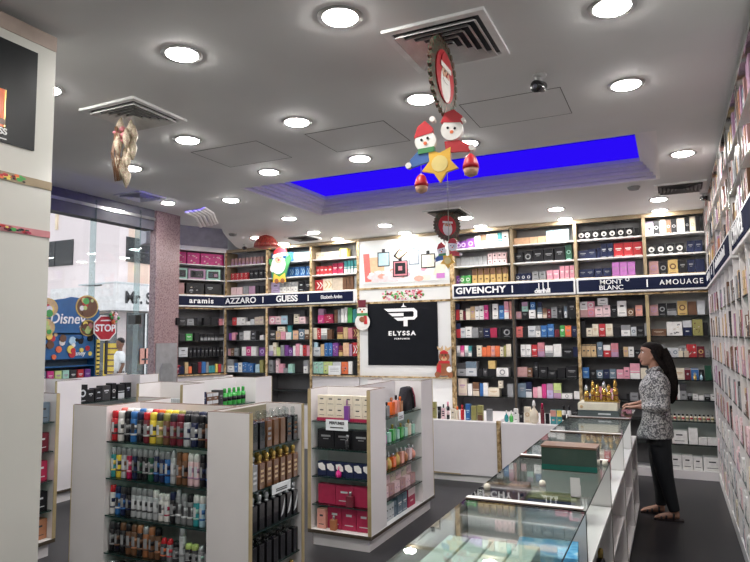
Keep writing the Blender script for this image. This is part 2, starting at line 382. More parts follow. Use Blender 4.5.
sign('navy sign of two brands over the shelving beside the white poster', (-2.64, 7.985, 2.155), 0, 1.59,
     [('GIVENCHY', .385, .115, .004, 0, 1.08, 1.12), ('dunhill', 1.19, .078, .003, -.040, .95, 1.)], [.81])
m = MB()
t = [o for o in bpy.data.objects if o.name.startswith('shelf_sign')][-1]
for u, h in ((1.148,.11),(1.20,.12),(1.262,.13)): m.box(u-.006, u+.006, -.008, -.004, .045, .045+h, LETTER)
m.build('tall_stroke', t)
sign('navy sign of two brands over the shelving behind the woman', (-1.035, 7.985, 2.155), 0, 1.80,
     [('MONT', .40, .078, .0004, .033, .95, 1.15), ('BLANC', .40, .078, .0004, -.036, .95, 1.15), ('AMOUAGE', 1.16, .085, .0004, 0, 1.25, .95)], [.80])
t = [o for o in bpy.data.objects if o.name.startswith('shelf_sign')][-1]
m = MB()
for j in range(12):
    q = 2*PI*j/12; m.box(.585+.018*math.cos(q)-.005, .585+.018*math.cos(q)+.005, -.008, -.004, .152+.018*math.sin(q)-.005, .152+.018*math.sin(q)+.005, LETTER)
m.build('emblem', t)

# ------------------------------------------------------------------ cartons on the back-wall shelves
ROWS = """
E 1.87|0.4 5.7 14.0 0.0 1 0.00 red -;1.1 5.0 8.3 14.0 1 0.00 navy -;6.5 5.3 13.4 0.0 1 0.00 cream k;12.4 3.5 12.1 0.0 1 0.00 maroon -;16.2 6.0 15.3 0.0 1 0.00 cream -;22.5 6.0 17.8 0.0 1 0.00 tan l;28.8 5.7 17.8 0.0 1 0.00 white k;34.8 5.9 18.5 0.0 1 0.00 white k;41.0 6.0 19.1 0.0 1 0.00 magenta l;48.3 3.1 18.5 0.0 1 0.00 dark_grey -;52.5 7.8 20.4 0.0 1 0.00 white k;61.3 6.8 17.8 0.0 1 0.00 blue l;68.4 5.9 23.6 0.0 1 0.00 pink b;75.4 2.8 24.8 0.0 1 0.00 salmon c
E 1.63|1.1 6.3 11.5 0.0 1 0.00 red -;1.3 5.8 8.0 11.7 1 0.00 navy -;8.0 6.7 13.4 0.0 1 0.00 silver l;14.9 8.6 14.7 0.0 1 0.00 white k;24.0 8.6 13.4 0.0 1 0.00 grey w;32.8 6.7 12.7 0.0 1 0.00 dark_grey w;39.9 8.4 12.1 0.0 1 0.00 navy k;48.9 8.8 12.7 0.0 1 0.00 crimson -;58.4 5.7 12.7 0.0 1 0.00 black -;64.7 12.6 12.7 0.0 1 0.00 black c
E 1.38|2.0 4.4 14.5 0.0 1 0.00 white b;7.2 5.2 14.5 0.0 1 0.00 magenta b;13.0 5.0 14.5 0.0 1 0.00 white b;18.3 4.6 14.1 0.0 1 0.00 teal b;23.9 5.0 12.8 0.0 1 0.00 black -;29.8 6.7 14.5 0.0 1 0.00 cream k;37.0 6.4 12.4 0.0 1 0.00 orange -;43.7 5.0 13.9 0.0 1 0.00 orange -;49.3 5.0 13.9 0.0 1 0.00 salmon l;54.6 6.0 13.9 0.0 1 0.00 orange -;61.2 4.6 12.4 0.0 1 0.00 cream k;66.2 3.0 14.1 0.0 1 0.00 olive -;69.5 6.4 16.1 0.0 1 0.00 cream -
E 1.12|1.1 12.5 17.1 0.0 1 0.00 grey h;14.0 15.1 19.1 0.0 1 0.00 silver h;30.2 6.7 10.0 0.0 1 0.00 black -;37.4 6.4 10.0 0.0 1 0.00 dark_grey w;44.7 9.9 10.0 0.0 1 0.00 black -;44.9 9.5 10.4 10.0 1 0.00 gold -;55.6 15.9 11.0 0.0 1 0.00 white c
E .86|3.0 11.9 22.7 0.0 1 0.00 beige l;15.9 6.4 15.7 0.0 1 0.00 white -;22.9 8.9 17.7 0.0 1 0.00 brown b;32.8 4.4 16.7 0.0 1 0.00 blue -;37.4 6.2 17.3 0.0 1 0.00 white -;43.7 14.9 11.2 0.0 1 0.00 cream l;57.6 6.0 9.4 11.2 1 0.00 cream k;69.5 7.9 16.7 0.0 1 0.00 grey w
F 1.87|2.7 7.1 9.2 0.0 1 0.00 dusty_rose c;10.2 8.0 9.2 0.0 1 0.00 black w;10.5 7.7 12.1 9.2 1 0.00 mint h;19.3 8.6 11.1 0.0 1 0.00 white k;21.4 6.2 9.8 11.1 1 0.00 blue c;30.1 6.2 13.8 0.0 1 0.00 slate b;31.1 4.9 6.6 13.8 1 0.00 navy -;36.9 5.2 12.5 0.0 1 0.00 brown b;42.7 4.5 11.1 0.0 1 0.00 maroon k;47.6 7.4 13.8 0.0 1 0.00 grey k;55.6 5.8 12.5 0.0 1 0.00 black w;63.6 3.6 14.4 0.0 1 0.00 silver h;68.5 9.0 21.0 0.0 1 0.00 black w
F 1.63|1.2 8.6 13.8 0.0 1 0.00 coral k;10.5 6.4 12.5 0.0 1 0.00 black -;17.6 9.7 14.2 0.0 1 0.00 silver l;27.5 5.8 14.4 0.0 1 0.00 white h;34.0 7.2 14.4 0.0 1 0.00 blue l;42.1 8.1 16.4 0.0 1 0.00 blue l;50.7 6.2 9.2 0.0 1 0.00 maroon -;57.6 5.8 14.2 0.0 1 0.00 green l;63.8 7.4 13.8 0.0 1 0.00 orange l;71.8 6.4 13.1 0.0 1 0.00 navy w
F 1.38|7.4 6.4 15.4 0.0 1 0.00 white l;14.2 6.4 15.4 0.0 1 0.00 white l;21.2 7.4 15.0 0.0 1 0.00 red l;28.9 8.7 17.9 0.0 1 0.00 rose b;38.2 10.0 14.0 0.0 1 0.00 white b;48.6 9.8 15.9 0.0 1 0.00 white -;59.0 14.2 10.2 0.0 1 0.00 black w;74.1 6.2 12.1 0.0 1 0.00 navy -
F 1.12|1.3 12.9 12.5 0.0 1 0.00 dusty_rose -;14.6 6.6 11.5 0.0 1 0.00 brown k;24.0 4.7 19.2 0.0 1 0.00 black w;29.7 10.4 12.5 0.0 1 0.00 black w;40.6 10.8 8.6 0.0 1 0.00 black w;52.4 9.5 11.5 0.0 1 0.00 black -;62.8 14.2 14.4 0.0 1 0.00 black l
F .86|1.3 10.8 17.9 0.0 1 0.00 slate w;12.3 7.6 19.8 0.0 1 0.00 navy b;21.2 5.5 13.1 0.0 1 0.00 pink -;26.8 5.5 14.0 0.0 1 0.00 pale_pink -;32.5 5.7 17.3 0.0 1 0.00 magenta -;38.6 7.9 17.9 0.0 1 0.00 lavender h;46.9 9.3 18.8 0.0 1 0.00 lime b;56.5 12.9 6.3 0.0 1 0.00 white c;74.1 7.0 9.2 0.0 1 0.00 white -
G 1.87|1.0 9.7 9.1 0.0 1 0.00 dusty_rose -;1.2 9.4 10.1 9.1 1 0.00 white k;10.9 8.8 9.7 0.0 1 0.00 rose c;10.9 8.8 9.5 9.7 1 0.00 pink c;20.0 8.9 13.0 0.0 1 0.00 pale_pink k;29.2 8.6 14.3 0.0 1 0.00 pale_pink k;23.3 12.1 9.7 14.3 1 0.00 white k;38.6 7.0 13.0 0.0 1 0.00 black w;45.9 10.4 18.8 0.0 1 0.00 white k;56.7 8.2 9.1 0.0 1 0.00 brown c;66.1 7.8 13.0 0.0 1 0.00 salmon l
G 1.63|2.8 5.4 18.8 0.0 1 0.00 black -;8.8 7.1 10.4 0.0 1 0.00 cream k;16.0 7.1 15.2 0.0 1 0.00 cream l;23.4 7.8 15.2 0.0 1 0.00 red l;31.5 8.1 15.2 0.0 1 0.00 cream l;40.2 7.8 11.0 0.0 1 0.00 black -;49.0 10.5 13.4 0.0 1 0.00 white h;60.1 6.0 11.0 0.0 1 0.00 silver c;66.7 7.8 11.7 0.0 1 0.00 black l;75.2 3.4 15.2 0.0 1 0.00 grey -
G 1.38|1.0 5.9 15.1 0.0 1 0.00 tan d;7.0 6.1 15.1 0.0 1 0.00 tan d;13.3 6.2 15.1 0.0 1 0.00 tan d;20.7 6.3 18.2 0.0 1 0.00 slate l;27.7 8.4 14.4 0.0 1 0.00 red h;36.6 8.4 16.6 0.0 1 0.00 rose b;45.6 4.6 8.3 0.0 1 0.00 black -;50.6 5.2 12.1 0.0 1 0.00 tan l;56.1 6.1 12.1 0.0 1 0.00 white k;62.9 6.3 8.3 0.0 1 0.00 black w
G 1.12|1.9 7.9 12.9 0.0 1 0.00 blue l;11.5 6.3 9.8 0.0 1 0.00 black w;18.6 7.7 9.8 0.0 1 0.00 slate c;26.7 6.6 10.6 0.0 1 0.00 navy w;33.7 7.3 11.3 0.0 1 0.00 slate l;41.8 7.9 10.6 0.0 1 0.00 pink l;49.9 6.6 13.6 0.0 1 0.00 pink k;57.0 10.8 18.2 0.0 1 0.00 pink b;68.5 7.0 12.9 0.0 1 0.00 cream -
G .86|3.8 7.7 7.6 0.0 1 0.00 navy h;11.7 5.5 10.6 0.0 1 0.00 grey w;17.8 6.8 15.9 0.0 1 0.00 rose l;24.9 8.2 14.4 0.0 1 0.00 silver l;33.3 8.4 13.6 0.0 1 0.00 pink c;51.6 3.5 8.3 0.0 1 0.00 black -;55.8 9.1 9.1 0.0 1 0.00 grey l
H 1.87|1.5 9.6 13.0 0.0 1 0.00 dusty_rose c;11.7 8.8 14.3 0.0 1 0.00 black c;21.1 10.6 14.3 0.0 1 0.00 black b;32.2 10.6 16.5 0.0 1 0.00 gold c;43.4 9.0 15.5 0.0 1 0.00 brown -;52.8 8.2 16.1 0.0 1 0.00 silver -
H 1.63|2.9 16.4 8.1 0.0 1 0.00 brown l;19.9 16.4 16.1 0.0 1 0.00 white m;36.9 9.4 17.4 0.0 1 0.00 navy h;46.9 10.6 18.6 0.0 1 0.00 olive m;58.0 4.7 14.9 0.0 1 0.00 black -
H 1.38|5.9 10.3 14.8 0.0 1 0.00 grey -;16.9 6.9 10.9 0.0 1 0.00 silver c;24.2 6.9 10.9 0.0 1 0.00 silver c;32.0 6.9 13.2 0.0 1 0.00 grey m;39.4 10.6 14.8 0.0 1 0.00 red m;50.4 7.6 12.4 0.0 1 0.00 maroon c;58.5 4.7 8.5 0.0 1 0.00 grey k
H 1.12|21.3 4.4 14.0 0.0 1 0.00 cream -;26.2 9.7 13.2 0.0 1 0.00 cream l;36.1 6.5 13.2 0.0 1 0.00 maroon d;42.9 7.8 13.2 0.0 1 0.00 blue d;51.1 5.4 11.7 0.0 1 0.00 black -;57.0 6.9 16.3 0.0 1 0.00 dark_green -
H .89|21.3 5.9 18.6 0.0 1 0.00 maroon -;27.6 2.2 17.1 0.0 1 0.00 white -;30.1 6.9 18.6 0.0 1 0.00 grey h;37.5 5.1 7.8 0.0 1 0.00 black h;43.3 5.4 7.0 0.0 1 0.00 white k;49.7 4.7 5.4 0.0 1 0.00 white -;55.1 5.9 7.0 0.0 1 0.00 black h;61.7 4.7 7.0 0.0 1 0.00 white k
H .387|14.5 3.6 13.3 0.0 1 0.00 red -;18.4 17.2 14.9 0.0 1 0.00 white k;36.5 9.7 18.2 0.0 1 0.00 white -;46.5 8.8 8.3 0.0 1 0.00 white -;55.7 10.5 8.3 0.0 1 0.00 white -
H .10|15.3 12.8 15.8 0.0 1 0.00 white k;28.5 11.1 15.8 0.0 1 0.00 white k;39.9 9.6 14.9 0.0 1 0.00 white k;50.1 18.5 14.9 0.0 1 0.00 white k
E 2.84|-1.2 9.4 11.0 0.0 1 0.00 purple c;8.7 9.4 11.5 0.0 1 0.00 purple c;18.6 10.1 13.8 0.0 1 0.00 purple c;29.4 7.5 16.8 0.0 1 0.00 white b;37.5 7.5 17.9 0.0 1 0.00 brown b;45.7 4.2 17.9 0.0 1 0.00 white -;50.4 10.1 18.4 0.0 1 0.00 cream k;61.3 5.4 19.1 0.0 1 0.00 teal b;67.2 8.7 19.7 0.0 1 0.00 white k
E 2.60|2.8 5.9 12.4 0.0 7 6.20 grey w;46.9 6.1 8.5 0.0 4 6.48 pale_pink d;46.9 6.1 8.0 8.5 4 6.48 pale_pink d
E 2.36|-1.2 7.1 11.9 0.0 1 0.00 purple c;6.3 8.0 11.5 0.0 1 0.00 green c;14.8 7.8 11.5 0.0 1 0.00 green c;24.7 7.1 20.7 0.0 6 8.37 gold h
F 2.84|0.9 10.4 9.5 0.0 4 10.62 peach -;43.8 9.1 16.1 0.0 3 9.53 pale_blue l
F 2.60|2.2 10.8 14.3 0.0 1 0.00 black w;13.9 11.5 15.4 0.0 1 0.00 black c;26.1 13.0 16.5 0.0 1 0.00 black w;39.9 12.6 16.5 0.0 1 0.00 black l;53.6 12.6 17.6 0.0 1 0.00 black w;67.2 8.0 20.2 0.0 1 0.00 dark_green c
F 2.36|2.7 6.3 10.3 0.0 3 6.93 navy c;24.3 8.2 11.7 0.0 2 9.10 grey k;42.7 7.6 12.5 0.0 2 8.23 pink l;59.4 5.6 16.9 0.0 3 6.07 pink l
G 2.84|-0.2 9.2 11.8 0.0 7 9.82 black p;69.0 5.7 10.7 0.0 1 0.00 black -
G 2.60|0.9 12.0 11.3 0.0 1 0.00 navy w;13.5 10.3 12.5 0.0 1 0.00 navy w;24.4 4.8 13.6 0.0 1 0.00 navy -;29.7 7.0 18.1 0.0 1 0.00 navy l;37.1 7.0 18.1 0.0 1 0.00 navy l;44.5 10.9 17.5 0.0 3 11.13 red l
G 2.36|0.9 9.4 11.3 0.0 4 10.04 navy w;41.7 8.5 18.1 0.0 3 8.95 violet l
H 2.84|1.3 9.0 16.7 0.0 1 0.00 lavender d;10.7 6.9 17.4 0.0 1 0.00 black c;18.2 6.3 18.5 0.0 1 0.00 cream c;24.9 5.2 18.0 0.0 1 0.00 brown c;30.5 5.9 18.0 0.0 1 0.00 black c;36.8 7.9 18.5 0.0 1 0.00 cream c;45.2 4.8 18.5 0.0 1 0.00 black c;50.4 5.9 18.9 0.0 1 0.00 cream c;56.9 4.6 18.9 0.0 1 0.00 black -
H 2.60|2.9 9.6 12.4 0.0 4 10.24 black p;45.8 8.1 14.5 0.0 2 8.36 navy w
H 2.36|4.0 10.4 16.3 0.0 1 0.00 dusty_rose c;15.1 8.8 15.2 0.0 1 0.00 black c;24.5 10.9 17.4 0.0 1 0.00 gold c;36.0 8.8 15.9 0.0 1 0.00 black w;45.4 7.7 16.3 0.0 1 0.00 navy w;53.5 10.0 16.3 0.0 1 0.00 navy -
A 2.84|1.9 20.2 19.0 0.0 4 21.90 magenta m
A 2.60|2.6 21.9 17.2 0.0 1 0.00 mint f;25.7 28.6 17.2 0.0 1 0.00 mauve f;55.9 23.3 17.2 0.0 1 0.00 mint f
A 2.36|0.7 17.9 17.9 0.0 1 0.00 dusty_rose -;23.3 28.6 17.9 0.0 1 0.00 black m;54.3 16.0 17.9 0.0 1 0.00 black w;70.7 15.7 17.9 0.0 1 0.00 black -
B 2.84|3.9 4.9 12.2 0.0 9 7.37 dusty_rose b
B 2.60|3.4 8.2 11.8 0.0 4 8.74 red m;40.8 8.2 15.1 0.0 4 9.29 black w
B 2.36|3.9 10.9 12.7 0.0 1 0.00 pale_pink -;15.4 11.7 12.7 0.0 1 0.00 pale_pink -;28.5 10.4 13.4 0.0 1 0.00 grey -;39.7 12.0 13.4 0.0 1 0.00 mauve -;52.6 7.6 13.4 0.0 3 8.74 black -
C 2.84|0.6 20.6 15.3 0.0 1 0.00 blue m;21.7 21.4 15.3 0.0 1 0.00 blue m;44.3 16.3 14.3 0.0 1 0.00 pale_blue l;61.0 16.5 14.3 0.0 1 0.00 pale_blue l
C 2.60|0.6 17.2 15.9 0.0 1 0.00 blue m;18.3 16.3 15.9 0.0 1 0.00 blue m;35.3 9.0 15.3 0.0 4 10.43 blue v
C 2.36|0.6 17.0 17.3 0.0 1 0.00 lavender k;18.1 6.1 16.3 0.0 5 6.79 white h;52.3 11.2 16.3 0.0 1 0.00 black k;63.9 11.9 16.3 0.0 1 0.00 black w
D 2.84|3.6 7.9 11.2 0.0 5 8.27 cream l;45.5 12.7 14.4 0.0 1 0.00 yellow -
D 2.60|4.2 6.6 13.8 0.0 4 7.03 red l;33.0 8.8 16.8 0.0 2 9.52 crimson l;53.0 4.5 19.7 0.0 4 5.55 teal b
D 2.36|0.8 14.7 16.8 0.0 1 0.00 red v;16.0 16.5 18.7 0.0 1 0.00 cream v;33.0 17.2 18.7 0.0 1 0.00 beige -;50.7 5.4 20.7 0.0 3 6.12 brown -;70.0 5.2 19.7 0.0 1 0.00 grey -
A 1.87|1.2 7.1 9.6 0.0 1 0.00 slate l;9.5 13.1 10.7 0.0 1 0.00 dark_grey w;23.3 11.2 9.6 0.0 1 0.00 grey k;35.2 5.2 11.8 0.0 1 0.00 black -;50.5 11.4 11.8 0.0 1 0.00 black -;62.6 11.7 13.0 0.0 1 0.00 black -;75.7 7.1 10.7 0.0 1 0.00 rose -;83.3 3.6 10.7 0.0 1 0.00 pale_pink -
A 1.63|2.4 9.0 10.1 0.0 1 0.00 black -;11.9 9.0 10.1 0.0 1 0.00 dark_grey -;21.9 10.2 10.7 0.0 1 0.00 green l;35.7 8.3 12.3 0.0 1 0.00 black -;45.2 5.2 10.1 0.0 7 5.95 black b
A 1.38|2.4 7.1 14.5 0.0 1 0.00 black w;10.7 14.3 14.5 0.0 1 0.00 silver k;27.4 5.2 13.4 0.0 9 6.43 black w
A 1.12|-2.4 11.9 13.0 0.0 1 0.00 red l;10.7 9.5 11.8 0.0 1 0.00 navy -;21.0 5.5 17.4 0.0 1 0.00 tan -;26.9 5.2 10.7 0.0 1 0.00 orange -;33.3 8.3 15.2 0.0 1 0.00 black -;42.4 5.2 17.0 0.0 1 0.00 maroon -;48.1 6.7 17.4 0.0 1 0.00 blue -;55.2 4.3 16.3 0.0 1 0.00 grey -;60.0 4.8 10.7 0.0 2 5.24 teal -;71.0 4.0 13.4 0.0 1 0.00 yellow -;75.5 5.5 13.0 0.0 1 0.00 red -;81.4 4.8 11.8 0.0 1 0.00 grey -
B 1.87|5.1 5.7 7.1 0.0 1 0.00 dark_grey -;11.4 8.2 12.2 0.0 1 0.00 red w;20.1 7.9 12.2 0.0 1 0.00 white -;28.6 7.9 12.2 0.0 1 0.00 white k;37.3 9.0 5.6 0.0 1 0.00 white -;46.9 7.6 8.9 0.0 1 0.00 silver -;55.1 8.5 12.2 0.0 1 0.00 beige l;64.1 8.2 12.9 0.0 1 0.00 beige l
B 1.63|4.5 5.5 11.1 0.0 1 0.00 purple -;10.5 7.1 12.2 0.0 1 0.00 pink -;19.6 5.5 8.9 0.0 1 0.00 black -;25.6 7.6 12.2 0.0 1 0.00 grey l;33.8 12.6 14.5 0.0 1 0.00 white -;47.4 10.4 14.0 0.0 1 0.00 dark_grey k;65.4 7.4 7.3 0.0 1 0.00 white -
B 1.38|3.2 5.5 11.1 0.0 1 0.00 dusty_rose c;9.2 5.5 12.2 0.0 1 0.00 brown c;15.5 6.3 12.2 0.0 1 0.00 grey l;30.5 8.2 14.0 0.0 1 0.00 white -;39.2 9.0 14.5 0.0 1 0.00 magenta c;48.8 9.0 14.5 0.0 1 0.00 white -;64.6 10.9 12.7 0.0 1 0.00 purple c
B 1.12|1.5 13.4 10.0 0.0 1 0.00 white k;2.1 12.0 10.0 10.0 1 0.00 grey -;16.3 6.6 14.5 0.0 1 0.00 blue l;23.7 7.4 14.9 0.0 1 0.00 white k;31.8 9.6 15.6 0.0 1 0.00 blue m;41.9 10.4 14.0 0.0 1 0.00 blue m;57.2 7.4 12.7 0.0 1 0.00 pale_blue -;65.2 6.8 19.4 0.0 1 0.00 olive -
C 1.87|0.6 12.1 12.6 0.0 1 0.00 pink c;13.2 10.8 12.0 0.0 1 0.00 pale_pink k;24.5 11.5 13.1 0.0 1 0.00 pale_blue l;36.5 9.0 15.9 0.0 1 0.00 black -;47.6 9.2 14.8 0.0 1 0.00 cream k;57.3 11.3 10.5 0.0 1 0.00 pale_pink k;58.6 8.7 9.4 10.5 1 0.00 dark_grey -
C 1.63|3.2 10.8 14.6 0.0 1 0.00 dark_grey l;14.7 8.5 13.5 0.0 1 0.00 tan c;23.7 8.2 12.4 0.0 1 0.00 pink -;17.3 14.1 7.6 13.5 1 0.00 cream k;33.2 9.7 11.3 0.0 1 0.00 white -;36.5 6.4 10.5 11.3 1 0.00 teal -;43.4 2.1 13.5 0.0 1 0.00 teal -;46.0 9.7 13.5 0.0 1 0.00 peach l;56.5 10.3 15.7 0.0 1 0.00 slate c;67.3 7.7 14.6 0.0 1 0.00 brown h
C 1.38|0.1 8.5 7.6 0.0 1 0.00 lavender -;0.6 7.7 8.7 7.6 1 0.00 white -;9.1 6.7 20.7 0.0 1 0.00 cream l;16.3 6.7 13.1 0.0 1 0.00 lime -;23.4 6.7 16.3 0.0 1 0.00 grey -;30.9 6.4 16.3 0.0 1 0.00 purple -;37.8 7.7 13.1 0.0 1 0.00 purple c;46.3 4.4 15.3 0.0 1 0.00 white -;51.1 6.7 18.5 0.0 1 0.00 pink -;58.3 5.1 16.3 0.0 1 0.00 white -;64.0 6.4 16.3 0.0 1 0.00 red k;70.9 5.4 15.7 0.0 1 0.00 pink -
C 1.12|1.1 7.2 19.2 0.0 1 0.00 grey l;14.7 5.4 21.4 0.0 1 0.00 pale_pink d;20.6 7.7 13.7 0.0 1 0.00 pink -;28.8 7.9 7.2 0.0 1 0.00 grey -;37.3 8.2 13.7 0.0 1 0.00 mint -;65.2 7.2 19.2 0.0 1 0.00 white h
D 1.87|10.1 10.2 12.2 0.0 1 0.00 magenta m;11.0 9.2 9.5 12.2 1 0.00 mauve -;21.0 15.0 13.3 0.0 1 0.00 crimson m;38.4 5.6 19.6 0.0 1 0.00 brown -;44.5 4.8 19.6 0.0 1 0.00 grey -;49.8 5.6 20.7 0.0 1 0.00 white -;55.8 4.6 22.8 0.0 1 0.00 white -;60.9 7.7 21.7 0.0 1 0.00 green -;69.2 8.0 19.6 0.0 1 0.00 teal -
D 1.63|2.1 6.5 17.3 0.0 1 0.00 cream -;9.1 5.8 16.2 0.0 1 0.00 red m;15.4 10.2 16.2 0.0 1 0.00 white b;26.0 8.2 14.1 0.0 1 0.00 brown -;43.2 9.7 18.3 0.0 1 0.00 maroon b;53.4 7.5 17.3 0.0 1 0.00 tan -;61.4 7.5 16.2 0.0 1 0.00 rose -;69.4 10.2 17.3 0.0 1 0.00 maroon v
D 1.38|2.1 12.1 13.1 0.0 1 0.00 silver l;3.3 5.3 7.4 13.1 1 0.00 pale_blue -;14.9 5.8 17.3 0.0 1 0.00 tan -;21.2 6.5 19.4 0.0 1 0.00 blue m;28.2 6.5 19.4 0.0 1 0.00 blue m;35.5 9.4 19.4 0.0 1 0.00 purple m;45.7 6.8 15.2 0.0 1 0.00 maroon b;52.9 9.7 19.4 0.0 1 0.00 peach -;63.3 5.8 17.3 0.0 1 0.00 mauve -;69.9 10.9 19.4 0.0 1 0.00 red v
D 1.12|2.1 8.2 17.3 0.0 1 0.00 mint m;10.8 8.2 17.3 0.0 1 0.00 mint m;19.5 15.3 17.3 0.0 1 0.00 lime m;35.3 14.0 17.3 0.0 1 0.00 silver -;49.8 10.9 17.3 0.0 1 0.00 orange m;61.4 6.5 18.3 0.0 1 0.00 white -;71.6 9.2 18.3 0.0 1 0.00 black -
"""
RGROUP = {'u':'perfume boxes on the upper back-wall shelves','l':'perfume cartons on the lower back-wall shelves'}
def put(name, me, label, cat, loc, rz=0, group=None):
    return tag(link(name, me, None, loc, rz), label, cat, group)
for line in ROWS.strip().split('\n'):
    head, its = line.split('|'); bay, zs = head.split(); z = float(zs)
    upper = z > 2.2; out = []
    for it in its.split(';'):
        u, w, h, bz, cnt, pt, col, d = it.split()
        u, w, h, bz, cnt, pt = float(u), float(w), float(h), float(bz), int(cnt), float(pt)
        for j in range(cnt): out.append((u+j*pt, w, h, bz, col, '' if d == '-' else d))
    out.sort(key=lambda q: (q[0]+q[1]/2))
    floor_items = [q for q in out if q[3] < 1]
    nxt = {}
    fl = sorted(floor_items, key=lambda q: q[0])
    for a_, b_ in zip(fl, fl[1:]): nxt[id(a_)] = max(b_[0]-a_[0]-.15, 1.5)
    for it_ in out:
        u, w, h, bz, col, d = it_
        w = min(w, nxt.get(id(it_), 99)+.25)
        w2 = max(1.4, min(w-.25, 30)); h2 = min(h, 22.5-bz if upper else 23.-bz if z > 1 else 24)
        if upper: h2 = min(h2, 21.5-(1 if zs == '2.36' else 0))
        u2 = min(max(u, 2.1), (87 if bay == 'A' else 80.5)-2.2-w2)
        lab = word(col)
        if bz >= 1:
            under = min(range(len(floor_items)), key=lambda q: abs(floor_items[q][0]+floor_items[q][1]/2-u-w/2))
            sup = floor_items[under]; bz2 = min(sup[2], 23)+.02; h2 = max(2.5, min(h2, 24-bz2)); pos = 'above '+ORD[under+1]
        else:
            pos = ORD[floor_items.index((u, w, h, bz, col, d))+1]; bz2 = 0
        dp = min(.16, max(.035, w2/100*.9)); v = .03+(.05 if upper else .0)
        nm = 'gift_box' if upper else 'perfume_carton'  # upper perfume boxes, named apart from the cartons below
        me = carton(col, d, w2/100, h2/100, dp)
        p = bay_point(bay, (u2+w2/2)/100, v, z+bz2/100+.0005)
        put(nm, me, '%s %s %s from street end, %s, %s' % (lab, 'box' if upper else 'carton', pos, ROWN[zs], BAYN[bay]), 'gift box' if upper else 'perfume box', p, AR if bay == 'A' else 0., RGROUP['u' if upper else 'l'])

# ------------------------------------------------------------------ bottles of several shapes
def bottle_proto(kind, col, h, w, cap):
    """an Empty with bottle, cap (and label) parts; returns the root, hidden nowhere: it is placed by the caller"""
    r = link('perfume_bottle', None)
    B_ = MB(); mb_ = mat('bottle_'+col, PAL[col], .12, spec=.7, vary=.05, coat=.5)
    cm_ = CLEARB if cap == 'clear' else mat('cap_'+cap, PAL[cap], .22, .6 if cap in ('gold','silver') else 0)
    if kind == 'square':
        B_.box(-w/2, w/2, -w*.35, w*.35, 0, h*.74, mb_, bev=w*.08); B_.lathe([(w*.14, h*.735), (w*.14, h*.80)], cm_, n=8); B_.build('flask', r)
        k = MB(); k.lathe([(w*.2, h*.80), (w*.2, h*.98), (w*.16, h)], cm_, n=10); k.build('cap', r)
    elif kind == 'column':
        B_.box(-w/2, w/2, -w/2, w/2, 0, h*.74, mb_, bev=w*.05); B_.build('flask', r)
        k = MB(); k.lathe([(w*.30, h*.74), (w*.30, h*.78), (w*.18, h*.785), (w*.2, h*.80), (w*.3, h*.82), (w*.33, h*.93), (w*.2, h*.99)], cm_, n=10); k.build('cap', r)
    elif kind == 'round':
        B_.lathe([(w*.25,0),(w*.46,h*.08),(w*.5,h*.3),(w*.42,h*.5),(w*.2,h*.62),(w*.12,h*.68),(w*.12,h*.74)], mb_, n=14); B_.build('flask', r)
        k = MB(); k.lathe([(w*.18, h*.74), (w*.2, h*.8), (w*.14, h*.93), (w*.05, h)], cm_, n=10); k.build('cap', r)
    elif kind == 'cylinder':
        B_.lathe([(w*.46,0),(w*.5,h*.02),(w*.5,h*.68),(w*.4,h*.72),(w*.2,h*.74)], mb_, n=14); B_.build('flask', r)
        k = MB(); k.lathe([(w*.3, h*.74), (w*.3, h*.96), (w*.24, h)], cm_, n=10); k.build('cap', r)
    return r
_BP = {}
def bottle(kind, col, h, w, cap, loc, label, group=None, rz=0, band=None, cat='perfume bottle'):
    key = (kind, col, h, w, cap, band)
    if key in _BP: r = copy_tree(_BP[key])
    else:
        r = bottle_proto(kind, col, h, w, cap); _BP[key] = r
        if band:
            k = MB()
            if kind in ('cylinder',): k.lathe([(w*.505, h*.25), (w*.505, h*.5)], mpal(band), n=14)
            elif band == 'swoosh': 
                k.add([(-w*.45,-w*.51,h*.12),(w*.1,-w*.51,h*.2),(w*.45,-w*.51,h*.45),(w*.45,-w*.51,h*.7),(w*.1,-w*.51,h*.45),(-w*.2,-w*.51,h*.3)], [(0,1,2,3,4,5)], mpal('silver'))
            else: 
                y = -w*.36 if kind == 'square' else -w*.51
                for q in range(3): k.add([(-w*.32,y,h*(.2+.14*q)),(w*.32,y,h*(.2+.14*q)),(w*.32,y,h*(.27+.14*q)),(-w*.32,y,h*(.27+.14*q))], [(0,1,2,3)], mpal(band))
            k.build('front_label', r)
    r.location = loc; r.rotation_euler = (0, 0, rz)
    return tag(r, label, cat, group)

# tester bottles: the row of dark-capped ones on the lower shelf behind the woman
for j in range(11):
    bottle('cylinder', 'cream', .075, .034, 'black', (-.25+.19+j*.043, 8.14, .6505), '%s small dark-capped bottle from the woman, nail-height row of bay behind her' % ORD[j+1], 'small dark-capped bottles in one row', band='red' if j % 2 else 'olive')
"""second rows of testers standing on the glass shelves"""
for k, (u, z, kd, c, h, w, cp, tx) in enumerate([(.33,1.3805,'square','cream',.10,.045,'white','squat cream bottle with a white cap in front of red cartons'),(.39,1.3805,'square','beige',.10,.045,'white','squat beige bottle with a white cap in front of red cartons'),
        (.465,1.1205,'round','gold',.09,.035,'silver','small gilt bottle before the maroon carton, fourth row behind the woman'),(.53,1.1205,'round','pale_blue',.09,.035,'silver','small pale bottle before the blue carton, fourth row behind the woman')]):
    bottle(kd, c, h, w, cp, (-.25+u, 8.10, z), tx)

